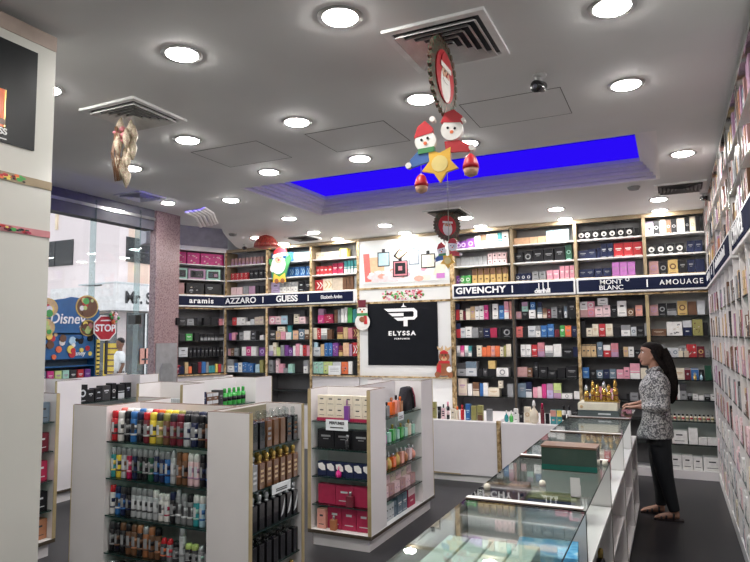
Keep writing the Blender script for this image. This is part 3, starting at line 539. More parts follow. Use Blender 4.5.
# ------------------------------------------------------------------ low benches with tester bottles in front of the wall
for k, (x0, x1, lb) in enumerate([(-4.10,-2.72,'low white bench under the white poster, mostly behind the gift stand'),(-2.68,-1.83,'low white bench cabinet in front of the reindeer cutout bay'),(-1.775,-.98,'low white bench cabinet between the gilded post and the glass counters')]):
    t = thing('bench_cabinet', lb, 'cabinet', (x0, 6.98, 0), 0, 'low white benches below the wall shelves'); W = x1-x0
    m = MB(); m.box(0, W, 0, 1.05, .08, .685, WHITE, bev=.004); m.build('body', t)
    m = MB(); m.box(.0, W, .03, 1.05, 0, .08, SHELFW); m.build('plinth', t)
    m = MB(); m.box(.0, W*.5, -.004, .0, .078, .092, GOLDEDGE); m.build('bottom_strip', t)
m = MB(); m.box(-.022, .022, 0, .04, 0, .70, FOIL); tag(m.build('gilded_post', None, (-1.803, 6.97, 0)), 'gilded marbled post between the two low white benches', 'post')
K0 = .6855
def bx(x, y, w, h, d, c, ds, label, g=None, nm='perfume_carton', z=K0, rz=0, c2=None, cat='perfume box', bev=0):
    return put(nm, carton(c, ds, w, h, d, c2, bev), label, cat, (x, y, z), rz, g)
GB = 'testers along the low benches'
bx(-2.60,7.06,.05,.19,.05,'olive','l','olive carton at the poster end of the low bench',GB)
bx(-2.53,7.05,.035,.14,.035,'black','w','slim black carton second from the poster end of the bench',GB)
bottle('square','pale_pink',.17,.045,'black',(-2.475,7.06,K0),'pale pink bottle with a black cap third on the low bench',GB,band='black')
bottle('cylinder','black',.20,.04,'pink',(-2.42,7.06,K0),'black bottle with a pink cap standing on the low bench',GB,band='pale_pink')
bx(-2.36,7.05,.05,.12,.04,'cream','k','cream carton beside the pink-capped bottle on the bench',GB)
bottle('cylinder','cream',.15,.04,'orange',(-2.305,7.06,K0),'cream bottle with an orange cap on the low bench',GB)
bottle('cylinder','red',.17,.045,'red',(-2.245,7.06,K0),'red spray bottle between orange-capped bottle and blue carton on the bench',GB)
bx(-2.18,7.06,.055,.18,.05,'blue','l','tall blue carton on the low bench',GB)
bx(-2.11,7.06,.06,.16,.05,'olive','-','dull olive carton between blue carton and reflective olive one',GB)
bx(-2.035,7.06,.06,.17,.05,'olive','b','two-tone olive carton nearest the gilded post on its poster side',GB)
bx(-1.93,7.06,.06,.13,.05,'grey','w','grey carton next to the gilded post on the low bench',GB)
for q in range(2): bottle('round','green' if q else 'teal',.13,.05,'white',(-1.73+q*.055,7.06,K0),('green','teal')[1-q]+' round bottle just past the gilded post on the bench',GB)
bx(-1.625,7.06,.045,.15,.04,'white','k','slim white carton after the green bottles on the bench',GB)
bx(-1.565,7.06,.045,.11,.04,'black','w','short black carton after the slim white one',GB)
bx(-1.50,7.08,.07,.17,.05,'cream','c','cream carton with round emblem behind the ornate bottle',GB)
bottle('round','cream',.25,.10,'white',(-1.42,7.06,K0),'large ornate cream bottle with a domed cap on the bench',GB)
bottle('cylinder','maroon',.22,.045,'crimson',(-1.33,7.06,K0),'tall dark red bottle on the low bench',GB)
bx(-1.28,7.06,.04,.11,.04,'black','-','short black carton right beside the dark red bottle',GB)
bx(-1.215,7.06,.06,.15,.05,'teal','h','carton of pink over teal on the low bench',GB,c2='salmon')
bx(-1.15,7.06,.05,.15,.05,'teal','h','carton of yellow over teal on the low bench',GB,c2='yellow')
for q in range(2): bottle('cylinder','white',.21,.042,'black',(-1.10+q*.055,7.06,K0),('first','second')[q]+' white bottle with a long black cap after the teal cartons',GB,band='black')

# ------------------------------------------------------------------ poster wall between the two runs of shelving
t = thing('poster_wall', 'white poster board with perfume picture and black logo panel in the back wall', 'display board', (-4.09, YF-.01, 0))
m = MB(); m.box(0, 1.41, 0, .30, 0, 3.06, mat('poster_white', (.74,.75,.74), .35, vary=.02)); m.build('board', t)
m = MB(); m.box(0, 1.41, -.015, 0, 3.05, 3.09, WOOD); m.build('fascia', t)
m = MB(); m.box(0, 1.41, -.012, 0, 2.335, 2.365, FOIL); m.box(0, 1.41, -.012, 0, 2.13, 2.158, FOIL); m.box(0, 1.41, -.05, 0, 1.085, 1.105, FOIL); m.box(1.39, 1.43, -.012, 0, .69, 3.05, FOIL); m.box(-.035, .0, -.012, 0, 1.1, 3.05, FOIL)
m.build('gilded_strip', t)
m = MB(); m.box(.14, 1.20, -.014, 0, 1.255, 2.13, mat('black_panel', (.006,.007,.010), .35, spec=.2)); m.build('logo_panel', t)
# logo: wing of three bars, looped letter, tiny crown
m = MB(); e0, e1 = -.019, -.014
for q, (xa, xb, z) in enumerate([(.40,.70,2.03),(.47,.70,1.965),(.55,.70,1.90)]): m.prism([(xa,z+.022),(xb,z+.022),(xb,z-.022),(xa+.06,z-.022)], 'Y', e0, e1, LETTER)
m.prism([(.70,2.052),(.86,2.052),(.905,2.01),(.905,1.93),(.86,1.89),(.76,1.89),(.76,1.80),(.70,1.80),(.70,1.93),(.84,1.93),(.855,1.945),(.855,1.995),(.84,2.008),(.70,2.008)], 'Y', e0, e1, LETTER)
m.prism([(.66,2.07),(.69,2.09),(.70,2.13),(.71,2.09),(.75,2.07)], 'Y', e0, e1, LETTER)
m.build('logo_emblem', t)
lettering('ELYSSA', .085, t, (.67, -.017, 1.70), FY, bold=.003, space=1.35, width=1.2, name='logo_lettering')
lettering('PERFUMES', .03, t, (.67, -.017, 1.625), FY, bold=.001, space=1.5, width=1.2, name='logo_lettering')
m = MB(); rr = random.Random(3)
for q in range(150):
    x = rr.uniform(.38, 1.0); z = rr.uniform(2.185, 2.30); s = rr.uniform(.010,.026)
    m.add([(x+s*math.cos(a+q)*1.0, -.003-q*.00003, z+s*math.sin(a+q)*.8) for a in (0,1.26,2.5,3.77,5.0)], [(0,1,2,3,4)], mpal(rr.choice(['red','crimson','cream','green','pink','maroon','white'])))
m.build('floral_print', t)
# perfume picture: printed flat on its board
p = MB(); y = -.006
def qd(x0,x1,z0,z1,c,k=0,sk=0): p.add([(x0,y-k*.0005,z0),(x1,y-k*.0005,z0),(x1+sk,y-k*.0005,z1),(x0+sk,y-k*.0005,z1)], [(0,1,2,3)], mpal(c) if isinstance(c, str) else c)
BG = mat('picture_ground', (.70,.74,.74), .4, vary=.05, scale=1)
p.box(.02, 1.38, -.006, 0, 2.42, 2.98, BG)
qd(.12,.42,2.45,2.80,'peach',1,-.02); qd(.10,.20,2.45,2.86,'coral',2,-.03); qd(.2,.62,2.44,2.60,'pale_pink',3,.05)
rr = random.Random(9)
for q in range(26):
    x = rr.uniform(.2,1.25); z = rr.uniform(2.44,2.60); s = rr.uniform(.03,.08)
    p.add([(x+s*math.cos(a), y-.0025-q*.00004, z+s*.55*math.sin(a)) for a in [j*PI/4 for j in range(8)]], [tuple(range(8))], mpal(rr.choice(['pale_pink','white','pink','cream','white','salmon'])))
def pb(x, z, w, h, body, cap, k):
    qd(x-w/2, x+w/2, z, z+h, cap, k); qd(x-w/2+.015, x+w/2-.015, z+.015, z+h-.015, body, k+1); qd(x-.025, x+.025, z+h, z+h+.045, cap, k+1)
pb(.40,2.66,.19,.21,'pale_blue','dark_grey',8); pb(.87,2.66,.16,.21,'silver','slate',8); qd(.80,.92,2.86,2.94,'white',9); qd(.83,.89,2.88,2.92,'slate',10)
pb(.66,2.50,.23,.23,'rose','black',12); qd(.58,.74,2.54,2.70,'black',15); qd(.63,.69,2.59,2.65,'rose',17)
pb(1.08,2.60,.21,.20,'cream','black',12)
p.add([(.55,-.013,2.80),(.64,-.013,2.90),(.78,-.013,2.84),(.64,-.013,2.74)], [(0,1,2,3)], mpal('black')); p.add([(.59,-.0135,2.80),(.65,-.0135,2.88),(.76,-.0135,2.84),(.64,-.0135,2.76)], [(0,1,2,3)], mpal('peach'))
qd(1.20,1.32,2.45,2.52,'violet',14); qd(1.15,1.30,2.50,2.66,'cream',13,.06)
p.build('printed_picture', t)
# white card leaning in front of the cartons of the snowman cutout bay
m = MB(); m.box(-.10, .10, 0, .003, 0, .135, mat('card_white', (.80,.84,.86), .5)); 
for q in range(3): m.box(-.07, .07, -.001, 0, .05+.022*q, .056+.022*q, mpal('grey'))
o = tag(m.build('price_card', None, (POSTX['D']+.40, 8.085, 1.107)), 'white printed card leaning before the mint and lime cartons by the snowman', 'card')

# ------------------------------------------------------------------ white shelving on the side wall (front plane x = .39, open towards -x)
XR = .40; YB = 8.05; UW = .80
RZS = [(.10,'lowest row'),(.36,'second row up'),(.62,'third row up'),(.88,'fourth row up'),(1.13,'fifth row up'),(1.38,'sixth row up'),(1.63,'seventh row up'),(1.88,'row below the signs'),(2.36,'row above the signs'),(2.60,'second row from top'),(2.84,'top row')]
mir = mat('polished_edge_trim', (.62,.62,.60), .12, .8)
rr = random.Random(21)
side_cols = ['brown','dusty_rose','grey','mauve','brown','silver','dusty_rose','brown','grey','maroon','dark_grey','black','tan','dark_grey','rose','dark_grey','pale_pink']
for k in range(7):
    y1 = YB-k*UW; y0 = y1-UW
    sec = ORD[k+1]+' section'
    t = thing('side_wall_shelving', 'white open shelving on the side wall, %s from the back corner' % sec, 'shelving', (XR, y0, 0), 0, 'white shelving sections along the side wall')
    m = MB(); m.box(.34, .352, 0, UW, .08, 3.06, GREYB); m.build('back_panel', t)
    for z, _ in RZS[1:8]:
        m = MB(); m.box(.004, .34, .01, UW-.012, z-.014, z-.001, GSHELF, SMOKE); m.build('shelf', t)
    for z, _ in RZS[8:]:
        m = MB(); m.box(.0, .34, .01, UW-.012, z-.018, z-.001, SHELFW, mir); m.build('shelf', t)
    m = MB(); m.box(0, .34, 0, UW, .0, .098, SHELFW); m.build('plinth', t)
    m = MB(); m.box(-.004, .34, UW-.02, UW+.0, .08, 3.06, WHITE); m.box(.0, .34, UW*.5-.01, UW*.5+.008, .1, 2.15, WHITE); m.box(-.006, .0, UW-.026, UW+.006, 2.34, 3.06, mir); m.build('side_panel', t)
    m = MB(); m.box(-.01, .03, 0, UW, 3.05, 3.095, mir); m.build('fascia', t)
    for z, rn in RZS:
        if k > 4 and z < 1.0: continue       # beside and behind the camera: nothing of these shows
        if k > 5: continue
        yy = y1-.045; q = 0; base = rr.choice(side_cols)
        while yy > y0+.06:
            if abs(yy-(y0+UW/2)) < .05: yy = y0+UW/2-.035
            q += 1
            w = rr.uniform(.05,.085); h = min(rr.uniform(.12,.19), .20)
            if z < .7: c = rr.choice(['white','white','cream','silver','pale_pink']); w = rr.uniform(.08,.12)
            elif z > 2.3: c = rr.choice(['mauve','silver','gold','dusty_rose','black','dusty_rose','copper','dark_grey','brown'])
            else: c = base if rr.random() < .35 else rr.choice(side_cols)
            if yy-w/2 < y0+.03: break
            if abs(yy-w/2-(y0+UW/2)) < w/2+.02: yy = y0+UW/2-.015; 
            h = round(h, 2); w = round(w, 2); yc = yy-w/2
            if yc-w/2 < y0+.02: break
            nm, cat = ('side_wall_carton','perfume box') if z < 2.2 else ('side_wall_upper_carton','gift box')  # upper side-wall cartons, named apart from the lower ones
            put(nm, carton(c, rr.choice('lkwhb'), w-.004, h, .07), '%s carton %s from back corner, %s, %s of side wall' % (word(c), ORD[q], rn, sec), cat, (XR+rr.choice([.003,.005,.008,.014]), yc, z+.0005), -PI/2, 'cartons on the side wall, '+rn)
            yy -= w+rr.choice([.004,.004,.02])
def side_sign(label, y1, L, marks):
    t = thing('side_wall_sign', label, 'sign', (XR-.02, y1, 2.155), -PI/2, 'navy signs along the side wall')
    m = MB(); m.box(0, L, 0, .05, 0, .19, _M['sign_rim'], bev=.004); m.build('rim', t)
    m = MB(); m.box(.022, L-.022, -.004, 0, .024, .166, mat('navy_side_sign', (.006,.010,.034), .7, spec=.02)); m.build('face', t)
    mk = MB()
    for u in marks: mk.box(u-.01, u+.01, -.008, -.004, .02, .17, LETTER)
    if marks: mk.build('divider_bar', t)
    return t
t = side_sign('long navy sign on the side wall, next to the back corner', 8.0, 3.20, [.9,1.55])
for u, n_, st in ((.35,5,.10),(1.15,2,.06),(1.75,12,.095)):
    mk = MB()
    for q in range(n_): mk.box(u+q*st, u+q*st+st*.45, -.008, -.004, .065, .12+.02*(q % 2), LETTER)
    mk.build('lettering', t)
t = side_sign('navy sign on the side wall with large capitals, second from the back corner', 4.62, 2.3, [])
lettering('CHANEL', .155, t, (.42, -.006, .095), FY, bold=.002, space=1.2)

# ------------------------------------------------------------------ free-standing gift stands (gondolas)
# local axes: long side along x (1.40), short side along y (.56); end bays open at -x and +x, long bays at -y and +y
HG = 1.235
def gondola(label, loc, rz, zs, endback=WHITE, post=GOLDEDGE):
    t = thing('display_stand', label, 'display stand', loc, rz, 'white double-sided display stands')
    L, Wd = .70, .28; B0 = .125; i = .425
    m = MB(); m.box(-L+.03, L-.03, -Wd+.03, Wd-.03, 0, .10, WHITE); m.build('plinth', t)
    m = MB(); m.box(-L-.003, L+.003, -Wd-.003, Wd+.003, .10, .128, SHELFW, BRONZE); m.build('base_board', t)
    for sx in (-1, 1):
        for sy in (-1, 1):
            x0, x1 = sorted((sx*i, sx*L)); y0, y1 = sorted((sy*(Wd-.022), sy*Wd))
            m = MB(); m.box(x0, x1, y0, y1, .128, HG, WHITE); m.box(x0, x1, y0, y1, HG, HG+.003, BROWNE)
            sp = m.build('side_panel', t)
            xx = sx*L; m = MB(); xa, xb = sorted((xx, xx+sx*.003)); m.box(xa, xb, y0-.004, y1+.004, .128, HG, post); m.build('edge_strip', sp)
        xa, xb = sorted((sx*i, sx*(i-.02)))
        m = MB(); m.box(xa, xb, -Wd, Wd, .128, HG, WHITE); m.box(xa, xb, -Wd, Wd, HG, HG+.003, BROWNE)
        if endback is not WHITE: xc, xd = sorted((sx*i, sx*(i+.004))); m.box(xc, xd, -Wd+.024, Wd-.024, .13, HG-.01, endback)
        m.build('end_panel', t)
    m = MB(); m.box(-i+.02, i-.02, -.01, .01, .128, HG, WHITE); m.box(-i+.02, i-.02, -.01, .01, HG, HG+.003, BROWNE); m.build('centre_panel', t)
    for z in zs:
        for sx in (-1, 1):
            xa, xb = sorted((sx*(i+.005), sx*(L-.015)))
            m = MB(); m.box(xa, xb, -Wd+.024, Wd-.024, z-.009, z-.001, GSHELF, GEDGE); m.build('glass_shelf', t)
        for sy in (-1, 1):
            ya, yb = sorted((sy*.011, sy*(Wd-.006)))
            m = MB(); m.box(-i+.001, i-.001, ya, yb, z-.009, z-.001, GSHELF, GEDGE); m.build('glass_shelf', t)
    return t
ZA = (.345,.57,.795,1.02); ZB = (.32,.54,.76,.98)
gondola('white stand filled with spray cans facing us and tall bottles on its end', (-2.838, 3.145, 0), 0, ZA, OLIVEB)
gondola('white stand of red and patterned gift boxes between the dark floor and counters', (-2.435, 5.12, 0), PI/2, ZB)
gondola('white stand with green bottles on top, behind the spray can stand', (-4.33, 5.12, 0), PI/2, ZB)
gondola('white stand with black cases on its upper shelf, next to the shopfront', (-6.0, 5.12, 0), PI/2, ZB)
gondola('white stand half hidden by the ivory panel with dark red boxes inside', (-5.10, 3.145, 0), 0, ZA)

def cpart(r, name, m): return m.build(name, r)
_CP = {}
def spray_can(c, capc, h, d, loc, label, band=None, group='spray cans on the white stand', cone=False):
    key = (c, capc, h, d, band, cone)
    if key in _CP: r = copy_tree(_CP[key])
    else:
        r = link('spray_can', None); _CP[key] = r; R = d/2
        m = MB(); bm_ = mat('can_'+c, PAL[c], .25, .25 if c in ('silver','copper','grey') else .05, spec=.6, coat=.4, vary=.06)
        m.lathe([(R*.93,0),(R,.004),(R,h*.72),(R*.9,h*.755)], bm_, n=16); m.build('can_body', r)
        m = MB(); m.lathe([(R*.9,h*.755),(R*.95,h*.77),(R*(.6 if cone else .93),h*.95),(R*(.3 if cone else .75),h)], mat('cap_'+capc, PAL[capc], .3, .3 if capc == 'silver' else 0), n=16); m.build('cap', r)
        if band:
            m = MB(); m.lathe([(R*1.006,h*.22),(R*1.006,h*.28)], mpal(band), n=16); m.lathe([(R*1.006,h*.42),(R*1.006,h*.56)], mpal(band), n=16)
            n_ = 5
            m.add([(R*1.02*math.cos(-PI/2+a), R*1.02*math.sin(-PI/2+a), z_) for z_ in (h*.3, h*.62) for a in (-.5,-.25,0,.25,.5)], [(i_, i_+1, i_+6, i_+5) for i_ in range(4)], mpal('grey' if c in ('black','brown','navy','dark_grey','maroon','dark_green','copper') else 'silver' if band != 'silver' else 'dark_grey'))
            m.build('can_label', r)
    r.location = loc; r.rotation_euler = (0,0,rr.uniform(-.3,.3))
    return tag(r, label, 'spray can', group)
XL0, XW = -3.240, .804
def can_row(z, lst, h, rown, back=True):
    n_ = len(lst); st = XW/n_
    for q, it in enumerate(lst):
        c, cp, bd = it[:3]; hh = it[3] if len(it) > 3 else h
        spray_can(c, cp, hh, round(st*.93, 4), (XL0+st*(q+.5), 2.915, z+.0005), '%s spray can %s from street end, %s of can stand' % (word(c)+(' and '+word(cp) if cp != c else ''), ORD[q+1], rown), bd, cone=len(it) > 4)
top = [('red','red','dark_grey'),('white','white','dark_grey'),('black','black','grey'),('blue','blue','silver'),('black','navy','dark_grey'),('maroon','red','silver'),('yellow','yellow','dark_grey'),('olive','dark_grey','tan'),('brown','olive','maroon'),('maroon','dark_grey','brown'),('maroon','maroon','dark_grey'),('silver','black','navy'),('navy','dark_grey','silver'),('black','black','brown'),('brown','black','maroon')]
can_row(1.02, top, .185, 'top row')
cols2 = ['coral','white','white','blue','white','red','orange','yellow','yellow','olive','dark_grey','dark_grey','navy','black','black']
st = XW/15
for q, c in enumerate(cols2): spray_can(c, c, .195, round(st*.93, 4), (XL0+st*(q+.5), 2.985, 1.0205), '%s spray can %s from street end, rear line on the stand top row' % (word(c), ORD[q+1]), None)
can_row(.795, [('teal','silver','yellow'),('yellow','grey','dark_grey'),('silver','grey','brown'),('crimson','grey','pink'),('navy','grey','black'),('black','grey','dark_green'),('black','grey','grey'),('dark_green','grey','grey'),('navy','silver','blue',.20,1),('navy','grey','blue'),('blue','grey','navy'),('silver','silver','grey',.20,1),('brown','brown','copper'),('brown','copper','black'),('pale_pink','white','mauve'),('pale_pink','white','mauve'),('black','black','navy'),('navy','dark_grey','blue')], .185, 'second row')
can_row(.57, [('white','red','navy'),('blue','navy','silver',.17),('navy','dark_grey','blue',.17),('black','black','navy',.17),('silver','grey','dark_grey'),('silver','grey','dark_grey'),('silver','grey','dark_grey'),('silver','grey','dark_grey'),('silver','white','grey'),('white','white','silver',.16),('white','white','crimson',.16),('black','navy','grey'),('grey','silver','silver',.20,1),('grey','grey','silver'),('grey','black','silver'),('teal','white','mint'),('pale_blue','white','blue'),('dark_grey','silver','grey')], .175, 'third row')
can_row(.345, [('black','dark_grey','grey'),('black','black','brown'),('black','brown','dark_grey'),('brown','black','dark_grey'),('brown','brown','copper'),('black','copper','brown'),('copper','silver','brown'),('brown','copper','black'),('brown','black','copper'),('dark_grey','red','orange',.13,1),('grey','red','red',.13,1),('dark_grey','black','grey',.12),('silver','silver','grey',.21),('black','lime','grey',.12),('dark_grey','lime','grey',.12),('grey','silver','mint',.12,1),('black','black','grey',.14)], .18, 'fourth row')
can_row(.129, [('grey','silver','black'),('navy','black','grey'),('silver','silver','grey'),('black','grey','navy'),('maroon','black','grey'),('grey','grey','black'),('silver','black','grey'),('black','black','silver'),('navy','silver','grey'),('black','grey','teal'),('grey','black','silver'),('silver','silver','grey')], .16, 'lowest row')

# tall bottles on the end of the spray-can stand (facing +x)
rowsT = [(1.02,.205,[('black','clear',None)]*2+[('brown','clear','grey')]+[('brown','clear',None)]*2+[('black','clear','brown')]*2,'top row'),
 (.795,.195,[('grey','silver','silver')]+[('brown','gold','tan')]*6,'second row'),
 (.57,.195,[('black','silver',None)]*4+[('black','silver','swoosh')]*3,'third row'),
 (.345,.195,[('black','clear',None)]*7,'fourth row'),(.129,.17,[('dusty_rose','gold','beige')]*5,'lowest row')]
for z, h, lst, rn in rowsT:
    n_ = len(lst); st = .49/n_
    for q, (c, cp, bd) in enumerate(lst):
        bottle('column', c, h, .046, cp, (-2.175, 2.90+st*(q+.5), z+.0005), 'tall %s bottle with %s cap, %s from camera side, %s of stand end' % (word(c), cp, ORD[q+1], rn), 'tall bottles on the stand end, '+rn, PI/2, bd)
        if n_ == 7: bottle('column', c, h, .046, cp, (-2.24, 2.90+st*(q+.5), z+.0005), 'tall %s bottle in the rear line, %s from camera side, %s of stand end' % (word(c), ORD[q+1], rn), 'tall bottles on the stand end, '+rn, PI/2, None)
def card(label, loc, rz, w, h, txt, sz, lines=1):
    t = thing('shelf_price_card', label, 'card', loc, rz)
    m = MB(); m.box(-w/2, w/2, 0, .003, 0, h, _M['card_white']); m.build('card_sheet', t)
    if txt: lettering(txt, sz, t, (0, -.002, h*.68), FY, LETTERD, .0005, bold=.001)
    m = MB()
    for q in range(lines): m.box(-w*.3, w*.3, -.0015, 0, h*(.22+.2*q), h*(.32+.2*q), mpal('dark_grey'))
    m.build('printed_line', t)
card('white price card on the second shelf edge of the tall bottle bay', (-2.118, 3.15, .752), PI/2, .19, .055, '', .02, 2)
card('white price card with black capitals on the patterned gift box shelf', (-2.443, 4.408, .915), 0, .20, .085, 'PERFUMES', .030, 1)
card('small white price card on the bottle side of the gift box stand', (-2.148, 5.02, .935), PI/2, .12, .07, '', .02, 2)

# contents of the gift-box stand: end bay facing -y
SG = 'boxes in the end bay of the gift box stand'
XF, YG = -2.70, 4.455
for r_ in range(2):
    for q in range(6):
        bx(-2.665+.046+q*.082, YG+.0+.02, .078, .088, .05, 'cream', 'k', 'cream patterned box, %s from street end, %s layer on top shelf of gift stand' % (ORD[q+1], ('lower','upper')[r_]), SG, 'gift_box', .981+.0245+r_*.0895, cat='gift box')
for q in range(3): bx(-2.665+.085+q*.165, YG+.01, .16, .022, .08, 'crimson', '-', 'flat crimson box under cream patterned ones, %s from street end' % ORD[q+1], SG, 'gift_box', .9805, cat='gift box')
bottle('square','purple',.17,.04,'mauve',(-2.375,YG-.0,.9805),'tall purple bottle in front of the cream patterned boxes')
for q in range(3): bx(-2.665+.083+q*.160, YG+.02, .156, .15, .08, 'black', 'w', 'black box %s from street end, second shelf of gift box stand' % ORD[q+1], SG, 'gift_box', .7605, cat='gift box')
bottle('cylinder','black',.12,.04,'silver',(-2.37,YG-.005,.7605),'black bottle with silver cap in front of the black boxes')
for q in range(6):
    me_ = carton('navy', '-', .078, .11, .06)
    o = put('gift_box', me_, 'navy box with white leaf print, %s from street end, third shelf of gift stand' % ORD[q+1], 'gift box', (-2.665+.045+q*.082, YG+.02, .5405), 0, SG)
    m = MB(); m.add([(-.035,-.002,.095),(-.03,-.002,.06),(.0,-.002,.042),(.034,-.002,.045),(.03,-.002,.08),(.005,-.002,.103)], [(0,1,2,3,4,5)], mpal('white')); m.build('leaf_print', o)
bottle('round','magenta',.09,.05,'pink',(-2.45,YG-.008,.5405),'rounded magenta bottle in front of the navy boxes')
for q in range(3): bx(-2.665+.083+q*.160, YG+.03, .156, .15, .06, 'crimson', 'k' if q == 1 else '-', 'large crimson box %s from street end, fourth shelf of gift stand' % ORD[q+1], SG, 'gift_box', .3205, cat='gift box')
bottle('square','maroon',.12,.06,'silver',(-2.35,YG-.0,.3205),'square crimson bottle in front of the fourth shelf boxes')
bx(-2.615, YG+.0, .075, .15, .05, 'salmon', 'k', 'salmon pink box at the lowest shelf corner of the gift stand', SG, 'gift_box', .1305, cat='gift box')
for q in range(3): bx(-2.665+.155+q*.13, YG+.03, .125, .17, .06, 'crimson', 'k', 'crimson box %s from street end, lowest shelf of gift stand' % ORD[q+1], SG, 'gift_box', .1305, cat='gift box')
bottle('square','copper',.11,.05,'silver',(-2.50,YG-.002,.1305),'small copper coloured bottle before the lowest crimson boxes')
# long side facing +x, y 4.74..5.50
SB = 'items in the long side bay of the gift box stand'
def sidebx(x, y, w, h, d, c, ds, label, z, nm='gift_box', c2=None): bx(x, y, w, h, d, c, ds, label, SB, nm, z, PI/2, c2, 'gift box')
bag = thing('fabric_pouch', 'dark fabric pouch with red trim standing on the gift stand top shelf', 'bag', (-2.24, 5.36, .9805))
m = MB(); m.tube([(0,-.10,.01),(0,-.09,.10),(0,-.04,.19),(0,.04,.19),(0,.09,.10),(0,.10,.01)], [(.045,.03)]*6, mat('black_cloth', (.012,.010,.014), .8)); m.box(-.03,.03,-.08,.08,0,.17,_M['black_cloth']); m.build('pouch_body', bag)
m = MB(); m.tube([(.045,.11,.02),(.045,.095,.12),(.045,.04,.20)], .006, mpal('crimson'), 6); m.build('red_trim', bag)
for q, (kd,c,h,w,cp,y_) in enumerate([('square','black',.13,.05,'silver',4.80),('square','grey',.12,.05,'black',4.88),('square','orange',.15,.06,'copper',4.98),('square','salmon',.16,.06,'black',5.08),('square','copper',.14,.05,'orange',5.17)]):
    bottle(kd,c,h,w,cp,(-2.22,y_,.9805),'%s bottle with %s cap, %s in from the front on gift stand top shelf' % (c,cp,ORD[q+1]),SB,PI/2)
for q in range(8):
    c = ['mauve','mint','green','mint','green','mint','cream','mint'][q]
    bottle('square',c,[.10,.12,.14,.12,.13,.11,.14,.12][q],.055,'silver' if q % 2 else 'gold',(-2.215,4.80+q*.09,.7605),'%s glass bottle, %s along the second shelf of the gift stand side' % (c,ORD[q+1]),SB,PI/2)
for q in range(8):
    c = ['copper','gold','orange','gold','salmon','copper','pale_pink','salmon'][q]
    bottle('round' if q % 2 else 'square',c,[.12,.14,.12,.15,.14,.13,.14,.12][q],.06,'silver',(-2.215,4.80+q*.09,.5405),'%s glass bottle, %s along the third shelf of the gift stand side' % (c,ORD[q+1]),SB,PI/2)
for q in range(6): sidebx(-2.20, 4.80+q*.12, .11, .09, .10, 'dusty_rose' if q % 2 else 'pale_pink', 'm', '%s floral box, %s along the fourth shelf of gift stand side' % ('dusty rose' if q % 2 else 'pale pink', ORD[q+1]), .3205)
for q in range(6): sidebx(-2.24, 4.80+q*.12, .11, .07, .07, 'pale_pink' if q % 2 else 'beige', 'm', '%s box in the upper layer, %s along fourth shelf side' % ('pale pink' if q % 2 else 'beige', ORD[q+1]), .4115)
for q in range(5): sidebx(-2.20, 4.77+q*.055, .05, .13, .12, 'silver' if q < 4 else 'slate', 'k', '%s upright box, %s along the lowest shelf of gift stand side' % ('silver' if q < 4 else 'slate', ORD[q+1]), .1305)
for q in range(2): sidebx(-2.20, 5.09+q*.11, .10, .15, .12, 'slate', 'l', 'large slate green box, %s of the pair on the lowest side shelf' % ORD[q+1], .1305)
sidebx(-2.20, 5.36, .16, .17, .12, 'crimson', 'h', 'pink faced crimson box at the far end of the lowest side shelf', .1305, c2='pale_pink')

# stand with green bottles: end bay (-y) and long side (+x)
G4 = 'items on the stand behind the spray cans'
for q in range(5): bx(-4.58+.05+q*.045, 4.47, .042, .07 if q % 2 else .085, .05, ['cream','yellow','cream','olive','yellow'][q], 'w', '%s carton, %s from street end, on the stand behind the spray cans' % (['cream','yellow','cream','olive','yellow'][q], ORD[q+1]), G4, z=.9805)
for q in range(4): bx(-4.33+.03+q*.05, 4.48, .046, .12, .05, 'silver', 'b', 'silver carton, %s after the yellow ones, on the stand behind spray cans' % ORD[q+1], G4, z=.9805)
bx(-4.36, 4.60, .46, .045, .1, 'white', '-', 'long flat white box lying across the stand behind the spray cans', G4, z=1.0255+.05) if False else None
sg = [('navy',.13,.06),('brown',.07,.10),('brown',.07,.10),('dark_grey',.13,.05)]
bx(-4.105,4.78,.06,.16,.10,'navy','w','navy box first in from the front beside the green bottles',G4,'gift_box',.9805,PI/2)
for r_ in range(2):
    for q in range(2): bx(-4.105,4.86+q*.085,.08,.07,.10,'brown','h','brown and silver box, %s layer, %s before the green bottles' % (('lower','upper')[r_], ORD[q+1]),G4,'gift_box',.9805+r_*.0705,PI/2,c2='silver')
bx(-4.105,5.03,.06,.16,.10,'dark_grey','w','dark grey box right before the green bottles',G4,'gift_box',.9805,PI/2)
for q in range(5): bottle('cylinder','green',.17,.055,'green',(-4.12,5.10+q*.075,.9805),'bright green bottle, %s from the front, upper shelf of the second stand row' % ORD[q+1],'bright green bottles in one row',PI/2,band='black')
# stand by the shopfront: black cases
for q, (c,d,h,w) in enumerate([('black','c',.19,.12),('black','w',.13,.09),('black','k',.14,.09),('dark_grey','w',.16,.11),('black','c',.18,.06),('black','b',.16,.09),('black','w',.17,.08)]):
    bx(-5.80, 4.80+q*.105, w, h, .10, c, d, '%s case, %s from the front on the upper shelf by the shopfront' % (word(c), ORD[q+1]), 'black cases on the stand by the shopfront','gift_box',.9805,PI/2,c2='silver')
# half hidden stand: dark red boxes facing +x
for z, its in ((1.02,[('slate',.15,.11)]),(.795,[('maroon',.14,.11)]),(.57,[('crimson',.15,.10)]),(.345,[('black',.14,.12)]),(.129,[('copper',.15,.13)])):
    for q, (c,h,w) in enumerate(its*3):
        y_ = 3.335-q*.14
        bx(-4.46, y_, w, h, .08, c, 'kwc'[q], '%s box, %s from the far edge at height %s of the half hidden stand' % (word(c), ORD[q+1], {1.02:'five',.795:'four',.57:'three',.345:'two',.129:'one'}[z]), 'boxes on the half hidden stand','gift_box',z+.0005,PI/2)
# low ledge along the shopfront
m = MB(); m.box(-.35,.35,-.9,.55,0,1.02,WHITE,bev=.01); 
